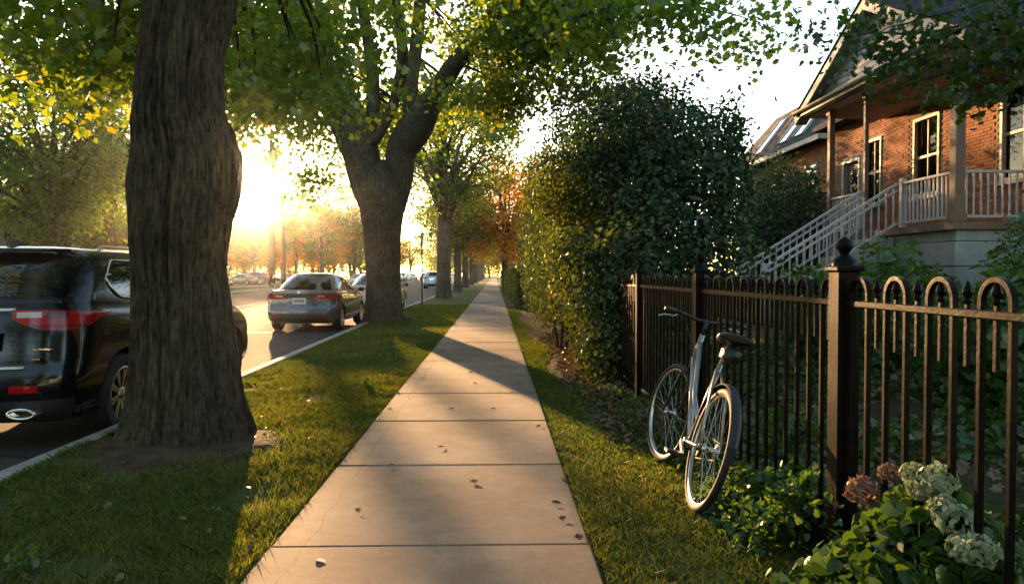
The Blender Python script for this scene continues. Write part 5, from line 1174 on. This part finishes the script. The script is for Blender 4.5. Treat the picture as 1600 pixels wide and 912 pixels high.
M['foundation'] = mat('grey_foundation', (.27,.29,.28), .9, var=(2.2, (.36,.38,.36), 1), bump=(30, .4), world=True)
M['blind'] = mat('cream_blind', (.62,.50,.30), .8)
M['darkroom'] = mat('dark_interior', (.02,.018,.015), .9)
house = tag(empty('brick_house', (0, 0, 0)), 'brick house with a gabled porch and white railings behind the fence', 'house')
WX = 10.0
wins = [(16.45, 17.5, 3.1, 4.95), (13.25, 14.45, 3.1, 4.95), (18.95, 19.8, 3.1, 4.85)]
door = (20.1, 21.1, 2.2, 4.5)
wall = empty('wall', (0, 0, 0), 0, house)
bk = MB(); ys = sorted(set([10.6, 21.7] + [v for w_ in wins + [door] for v in w_[:2]])); 
for a_, b_ in zip(ys[:-1], ys[1:]):
    op = [w_ for w_ in wins + [door] if w_[0] <= a_ + 1e-6 and w_[1] >= b_ - 1e-6]
    if op: z0, z1 = op[0][2], op[0][3]; bk.box((WX, a_, .1), (WX + .25, b_, z0)); bk.box((WX, a_, z1), (WX + .25, b_, 5.7))
    else: bk.box((WX, a_, .1), (WX + .25, b_, 5.7))
bk.box((WX + .25, 10.6, .1), (17.5, 10.85, 5.7)); bk.box((WX + .25, 21.45, .1), (17.5, 21.7, 5.7)); bk.box((17.25, 10.85, .1), (17.5, 21.45, 5.7)); bk.build('masonry_backing', M['mortar'], wall)
bm_ = MB().box((-.014, -.1045, -.0295), (.02, .1045, .0295), bev=.004).mesh('brick', M['brick'])
rest = MB(); spots = []; rb = np.random.default_rng(8); z = 2.28; row = 0
while z < 5.6:
    y = 12.0 + (.11 if row % 2 else 0)
    while y < 21.6:
        if not any(w_[0] - .13 < y < w_[1] + .13 and w_[2] - .06 < z < w_[3] + .06 for w_ in wins + [door]): spots.append((abs(y - 15.2) + abs(z - 4.0) * .6, y, z))
        y += .219
    z += .069; row += 1
spots.sort()
for i, (_, y, z) in enumerate(spots):
    x = WX - .0 + rb.normal(0, .0025)
    if i < 300: o = link('brick', bm_, wall); o.location = (x, y, z)
    else: rest.box((x - .014, y - .1045, z - .0295), (x + .02, y + .1045, z + .0295))
tag(rest.build('brickwork', M['brick'], wall), kind='stuff')
for (a_, b_, z0, z1) in wins:
    wd = empty('window', (0, 0, 0), 0, house); zm = (z0 + z1) / 2; f = .07
    MB().box((WX + .10, a_ + f + .002, z0 + f + .002), (WX + .115, b_ - f - .002, z1 - f - .002)).build('blind', M['blind'], wd)
    fm = MB(); fm.box((WX - .03, a_, z0), (WX + .14, a_ + f, z1)); fm.box((WX - .03, b_ - f, z0), (WX + .14, b_, z1)); fm.box((WX - .028, a_ + f, z1 - f), (WX + .14, b_ - f, z1)); fm.box((WX - .028, a_ + f, z0), (WX + .14, b_ - f, z0 + f)); fm.build('frame', M['trim'], wd)
    sm = MB(); sm.box((WX + .02, a_ + f, zm - .03), (WX + .10, b_ - f, zm + .03)); sm.box((WX + .03, (a_+b_)/2 - .016, z0 + f), (WX + .09, (a_+b_)/2 + .016, zm - .03)); sm.box((WX + .03, (a_+b_)/2 - .016, zm + .03), (WX + .09, (a_+b_)/2 + .016, z1 - f)); sm.build('sash', M['trim'], wd)
    ymid = (a_ + b_) / 2
    for (p0, p1) in ((a_ + f, ymid - .016), (ymid + .016, b_ - f)):
        for (q0, q1) in ((z0 + f, zm - .03), (zm + .03, z1 - f)): MB().box((WX + .055, p0, q0), (WX + .061, p1, q1)).build('pane', M['carglass'], wd)
    MB().box((WX - .09, a_ - .06, z0 - .08), (WX + .02, b_ + .06, z0 - .002), bev=.008).build('sill', M['trim'], wd)
dr = empty('door', (0, 0, 0), 0, house)
MB().box((WX + .1, door[0] + .08, door[2] + .02), (WX + .15, door[1] - .08, door[3] - .08)).build('door_leaf', M['brownpost'], dr)
fm = MB(); fm.box((WX - .02, door[0], door[2]), (WX + .15, door[0] + .08, door[3])); fm.box((WX - .02, door[1] - .08, door[2]), (WX + .15, door[1], door[3])); fm.box((WX - .018, door[0] + .08, door[3] - .08), (WX + .15, door[1] - .08, door[3])); fm.build('door_frame', M['trim'], dr)
MB().box((WX + .092, door[0] + .3, 3.3), (WX + .099, door[1] - .3, 4.2)).build('pane', M['winglass'], dr)
MB().lathe([(.03, 0), (.035, .02), (0, .05)], 10, (WX + .05, door[0] + .2, 3.2), 'x').build('handle', M['chrome'], dr)
# porch base
PX0, PY0, PY1, FZ = 8.0, 12.7, 17.75, 2.2
porch = empty('porch', (0, 0, 0), 0, house)
for k, (z0, z1, o_) in enumerate([(.1, .85, .0), (.86, 1.42, .012), (1.43, 1.86, .03), (1.87, 2.06, .0)]):
    MB().box((PX0 + .06 - o_, PY0 + .06 - o_, z0), (WX - .02, PY1 - .06 + o_, z1), bev=.012).build('foundation_course', M['foundation'], porch)
for k in range(24):
    MB().box((PX0 - .06, PY0 - .04 + k * .212, 2.065), (WX - .02, PY0 + .166 + k * .212, FZ), bev=.004).build('floor_board', M['brownpost'], porch)
MB().box((PX0 - .02, PY0 - .02, 2.061), (PX0 + .0, PY1 + .02, 2.064)).build('apron', M['trim'], porch)
def column(x, y, z0, z1, w_=.17):
    c = MB(); c.box((x - w_/2, y - w_/2, z0), (x + w_/2, y + w_/2, z1)); c.box((x - w_/2 - .03, y - w_/2 - .03, z0 + .002), (x + w_/2 + .03, y + w_/2 + .03, z0 + .14), bev=.01); c.box((x - w_/2 - .03, y - w_/2 - .03, z1 - .14), (x + w_/2 + .03, y + w_/2 + .03, z1 - .003), bev=.01); c.build('column', M['brownpost'], house)
column(PX0 + .08, PY0 + .08, FZ, 5.22); column(PX0 + .08, PY1 - .1, FZ, 5.22, .13); column(PX0 + .08, 15.98, FZ, 5.22, .08); MB().box((PX0 + .03, 14.45, FZ), (PX0 + .13, 14.55, 3.18), bev=.01).build('newel_post', M['rail_paint'], house)
def railing(pts, name='railing', zt=.88, n=None):
    r_ = empty(name, (0, 0, 0), 0, house); a_, b_ = np.array(pts[0], float), np.array(pts[1], float); L = np.linalg.norm(b_ - a_); n = n or int(L / .125)
    up = np.array([0, 0, 1.])
    MB().bar(a_ + up * zt, b_ + up * zt, .075, .045).build('handrail', M['rail_paint'], r_); MB().bar(a_ + up * .10, b_ + up * .10, .05, .045).build('bottom_rail', M['rail_paint'], r_)
    if name == 'stair_railing': MB().bar(a_ + up * (zt - .14), b_ + up * (zt - .14), .045, .04).build('middle_rail', M['rail_paint'], r_)
    bal = None
    for k in range(n):
        p = a_ + (b_ - a_) * (k + .5) / n
        if bal is None: bal = MB().box((-.014, -.014, .11), (.014, .014, zt - .02)).mesh('baluster', M['rail_paint'])
        o = link('baluster', bal, r_); o.location = p
    return r_
X_ = PX0 + .08
railing(((X_, PY0 + .18, FZ), (X_, 14.45, FZ))); railing(((X_, 16.04, FZ), (X_, PY1 - .18, FZ))); railing(((X_ + .1, PY0 + .08, FZ), (WX - .02, PY0 + .08, FZ)))
# stairs down towards the street
stair = empty('stairs', (0, 0, 0), 0, house); nst = 9
for k in range(nst):
    z1 = FZ - (k + 1) * .185; x1 = PX0 - .07 - k * .29
    MB().box((x1 - .31, 14.56, max(z1 - .5, .3)), (x1, 15.94, z1), bev=.01).build('step', M['foundation'], stair)
for y in (14.52, 15.98):
    railing(((PX0 - .02, y, FZ + .0), (PX0 - .07 - nst * .29, y, FZ - nst * .185)), 'stair_railing', .88, 18)
    MB().box((PX0 - .07 - nst * .29 - .05, y - .05, .35), (PX0 - .07 - nst * .29 + .05, y + .05, 1.5), bev=.01).build('newel_post', M['rail_paint'], house)
# porch roof: soffit, eave, pediment, slopes
EX, EZ = 7.72, 5.30; GY0, GY1, GYM, AZ = 12.15, 18.85, 15.5, 6.98
for k in range(16): MB().box((EX + .05 + k * .1425, GY0 + .1, 5.24), (EX + .188 + k * .1425, GY1 - .1, 5.26)).build('soffit_board', M['soffit'], house)
MB().box((EX + .18, GY0 + .3, 5.225), (EX + .5, GY1 - .3, 5.2385)).build('beam', M['trim'], house)
ev = MB(); ev.box((EX, GY0, 5.265), (EX + .03, GY1, 5.40)); ev.build('fascia', M['trim'], house)
G = []
for t in np.linspace(0, np.pi, 9): G.append([(EX - .055 - .055 * math.cos(t), y, 5.395 - .06 * math.sin(t)) for y in (GY0 - .05, GY1 + .05)])
MB().grid(np.array(G)).build('gutter', M['trim'], house, True)
# clapboards of the pediment, one by one
bh = .135; z = 5.42; k = 0
slope = (AZ - 5.3) / (GYM - GY0)
while z < AZ - .12:
    y0 = GY0 + .12 + (z - 5.3) / slope; y1 = GY1 - .12 - (z - 5.3) / slope; z2 = min(z + bh + .012, AZ - .05); y0b = GY0 + .12 + (z2 - 5.3) / slope; y1b = GY1 - .12 - (z2 - 5.3) / slope
    if y1b > y0b: MB().add([(8.0, y0, z), (8.0, y1, z), (8.018, y1b, z2), (8.018, y0b, z2), (8.03, y0, z), (8.03, y1, z), (8.032, y1b, z2), (8.032, y0b, z2)], [(0,1,2,3),(4,7,6,5),(0,4,5,1),(1,5,6,2),(2,6,7,3),(3,7,4,0)]).build('clapboard', M['siding'], house)
    z += bh
MB().add([(EX + .02, GY0 + .1, 5.405), (EX + .02, GY1 - .1, 5.405), (8.03, GY1 - .1, 5.45), (8.03, GY0 + .1, 5.45)], [(0,1,2,3)]).build('pent_ledge', M['shingle'], house)
for (ya, yb) in ((GY0, GYM), (GY1, GYM)):       # barge boards and roof slopes
    d = np.array([0, yb - ya, AZ - 5.3]); d /= np.linalg.norm(d); nn = np.array([0, -d[2], d[1]]) * (1 if d[1] > 0 else -1)
    a_ = np.array([EX, ya - d[1] * .12, 5.3 - d[2] * .12 + .06]); b_ = np.array([EX, yb, AZ + .06])
    MB().prism([a_, b_, b_ + (0, 0, -.2), a_ + (0, 0, -.2)], (.05, 0, 0)).build('barge_board', M['trim'], house)
    MB().prism([a_ + (.05, 0, -.17), b_ + (.05, 0, -.17), b_ + (.05, 0, -.19), a_ + (.05, 0, -.19)], (.25, 0, 0)).build('rake_soffit', M['soffit'], house)
    rf = empty('porch_roof_slope', (0, 0, 0), 0, house); L = np.linalg.norm(b_ - a_)
    MB().prism([a_, b_, b_ + nn * .03, a_ + nn * .03], (6.5, 0, 0)).build('deck', M['shingle'], rf)
    n = 24
    for k in range(n):
        p = a_ + d * (L * k / n) + nn * .032; q = a_ + d * (L * (k + 1) / n + .02) + nn * .034
        MB().prism([p - (.03, 0, 0), q - (.03, 0, 0), q + nn * .004 - (.03, 0, 0), p + nn * .016 - (.03, 0, 0)], (6.5, 0, 0)).build('shingle_course', M['shingle'], rf)
mr_ = MB(); mr_.prism([(9.5, 10.3, 5.62), (13.75, 10.3, 8.5), (18.0, 10.3, 5.62), (18.0, 10.3, 5.5), (9.5, 10.3, 5.5)], (0, 11.7, 0)); mr_.build('main_roof', M['shingle'], house)
# ------------------------------------------------------------------ neighbour's house
nb = tag(empty('brick_house', (0, 0, 0)), 'neighbouring house with a slate mansard roof half hidden by the porch', 'house')
w_ = MB(); w_.box((11.0, 24.2, .1), (19, 33, 5.75)); w_.build('wall', M['brick'], nb)
r_ = MB(); r_.add([(10.5,23.8,5.8),(19.5,23.8,5.8),(19.5,33.4,5.8),(10.5,33.4,5.8),(12.2,25.2,8.0),(17.8,25.2,8.0),(17.8,32.0,8.0),(12.2,32.0,8.0)], [(0,3,2,1),(4,5,6,7),(0,1,5,4),(1,2,6,5),(2,3,7,6),(3,0,4,7)]); rf = r_.build('roof', M['shingle'], nb)
MB().box((10.42, 23.75, 5.66), (10.5, 33.45, 5.82)).build('fascia', M['trim'], nb); MB().box((10.5, 23.7, 5.66), (19.5, 23.795, 5.82)).build('fascia', M['trim'], nb)
for y in (26.2, 27.6, 30.2):
    s0 = np.array([10.5 + 1.7 * .18, y, 5.8 + 2.2 * .18]); s1 = np.array([10.5 + 1.7 * .8, y, 5.8 + 2.2 * .8]); nn = nrm(np.array([-2.2, 0, 1.7]))
    wd = empty('skylight', (0, 0, 0), 0, rf)
    for yy in (-.45, .40): MB().prism([s0 + (0, yy, 0), s1 + (0, yy, 0), s1 + nn * .08 + (0, yy, 0), s0 + nn * .08 + (0, yy, 0)], (0, .06, 0)).build('frame_rail', M['trim'], wd)
    MB().prism([s0 + nn * .02 + (0, -.38, 0), s1 + nn * .02 + (0, -.38, 0), s1 + nn * .05 + (0, -.38, 0), s0 + nn * .05 + (0, -.38, 0)], (0, .77, 0)).build('pane', M['winglass'], wd)
for (z0, z1) in ((1.5, 3.0), (3.7, 5.1)):
    for y in (25.5, 28.5, 31.3):
        wd = empty('window', (0, 0, 0), 0, nb); MB().box((10.95, y - .5, z0), (11.02, y + .5, z1)).build('frame', M['trim'], wd); MB().box((10.94, y - .42, z0 + .08), (10.948, y + .42, z1 - .08)).build('pane', M['winglass'], wd)
MB().box((14, 28, 7.9), (14.7, 28.7, 9.0)).build('chimney', M['brick'], rf)
# ------------------------------------------------------------------ houses across the street
M['stucco'] = mat('pale_stucco', (.36,.34,.33), .85, world=True); M['greysiding'] = mat('grey_siding', (.24,.25,.27), .8, world=True)
def far_house(x, y, wx, wy, h, wm, label, rz=0):
    e = tag(empty('house', (x, y, -.05), rz), label, 'house', 'houses across the street')
    MB().box((-wx, -wy/2, 0), (0, wy/2, h)).build('wall', wm, e)
    rf = MB().prism([(.5, -wy/2 - .4, h), (-wx/2, -wy/2 - .4, h + wx * .33), (-wx - .5, -wy/2 - .4, h), (-wx - .5, -wy/2 - .4, h - .15), (.5, -wy/2 - .4, h - .15)], (0, wy + .8, 0)).build('roof', M['shingle'], e)
    MB().box((-wx*.6, -.4, h + wx*.2), (-wx*.6 + .8, .4, h + wx * .33 + .8)).build('chimney', M['brick'], rf)
    def win(face, u, z0, z1, w2, nm='window'):
        wd = empty(nm, (0, 0, 0), 0, e)
        if face == 'x': MB().box((0.0, u - w2, z0), (.06, u + w2, z1)).build('frame', M['trim'], wd); MB().box((.061, u - w2 + .07, z0 + .07), (.068, u + w2 - .07, z1 - .07)).build('pane', M['winglass'], wd); MB().box((0, u - w2 - .08, z0 - .1), (.14, u + w2 + .08, z0 - .002)).build('sill', M['trim'], wd)
        else: MB().box((u - w2, -wy/2 - .06, z0), (u + w2, -wy/2, z1)).build('frame', M['trim'], wd); MB().box((u - w2 + .07, -wy/2 - .068, z0 + .07), (u + w2 - .07, -wy/2 - .061, z1 - .07)).build('pane', M['winglass'], wd)
    for u in (-wy * .3, wy * .3): win('x', u, 1.0, 2.5, .65); win('x', u, 3.7, 5.0, .55)
    win('x', 0, 3.7, 5.0, .5)
    for u in (-wx * .3, -wx * .7): win('y', u, 1.0, 2.5, .55); win('y', u, 3.7, 5.0, .5)
    d = empty('door', (0, 0, 0), 0, e); MB().box((0, -.55, .3), (.07, .55, 2.5)).build('door_frame', M['trim'], d); MB().box((.071, -.45, .32), (.09, .45, 2.4)).build('door_leaf', M['brownpost'], d)
    pr = MB().prism([(0, -wy*.4, 2.9), (2.2, -wy*.4, 2.6), (2.2, -wy*.4, 2.5), (0, -wy*.4, 2.7)], (0, wy*.8, 0)).build('porch_roof', M['shingle'], e)
    for u in (-wy*.38, 0.9, -.9, wy*.38): MB().box((2.0, u - .07, 0), (2.14, u + .07, 2.53)).build('porch_post', M['rail_paint'], e)
far_house(-35, 54, 9, 9, 5.6, M['stucco'], 'pale stucco house across the street behind the black car')
far_house(-36, 67, 9, 9, 5.4, M['greysiding'], 'grey sided house across the street beside the pale stucco house')
far_house(-36, 41, 9, 9, 5.4, M['brick'], 'red brick house across the street next to the pale stucco house')
# ------------------------------------------------------------------ sign post
sgn = tag(empty('sign_post', (-2.84, 29, -.03)), 'slim steel parking sign post on the boulevard', 'sign')
p_ = MB(); p_.bar((0, 0, 0), (0, 0, 3.0), .06, .045, up=(0, 1, 0)); 
M['rustsign'] = mat('weathered_steel_post', (.16,.12,.095), .6, .4, var=(8, (.10,.08,.07), 1))
p_.build('post', M['rustsign'], sgn); MB().box((-.034, -.15, 2.45), (-.028, .15, 2.92), bev=.002).build('sign_plate', M['plate'], sgn)
for z in (2.55, 2.82): MB().lathe([(.012, -.008), (.012, 0), (0, .004)], 8, (-.037, 0, z), 'x').build('bolt', M['chrome'], sgn)
# ------------------------------------------------------------------ evening haze
hz = MB().box((-415, -65, -1.2), (415, 615, 24)).mesh('haze', [])
m_, nt_, ns_, ls_, out_ = _new('evening_haze')
pv = ns_.new('ShaderNodeVolumePrincipled'); pv.inputs['Color'].default_value = (.95, .93, .9, 1); pv.inputs['Density'].default_value = HAZE; pv.inputs['Anisotropy'].default_value = .965
ls_.new(pv.outputs[0], out_.inputs['Volume']); hz.materials.append(m_)
ho = tag(link('haze', hz), 'thin evening haze in the air over the street', 'haze', kind='stuff')
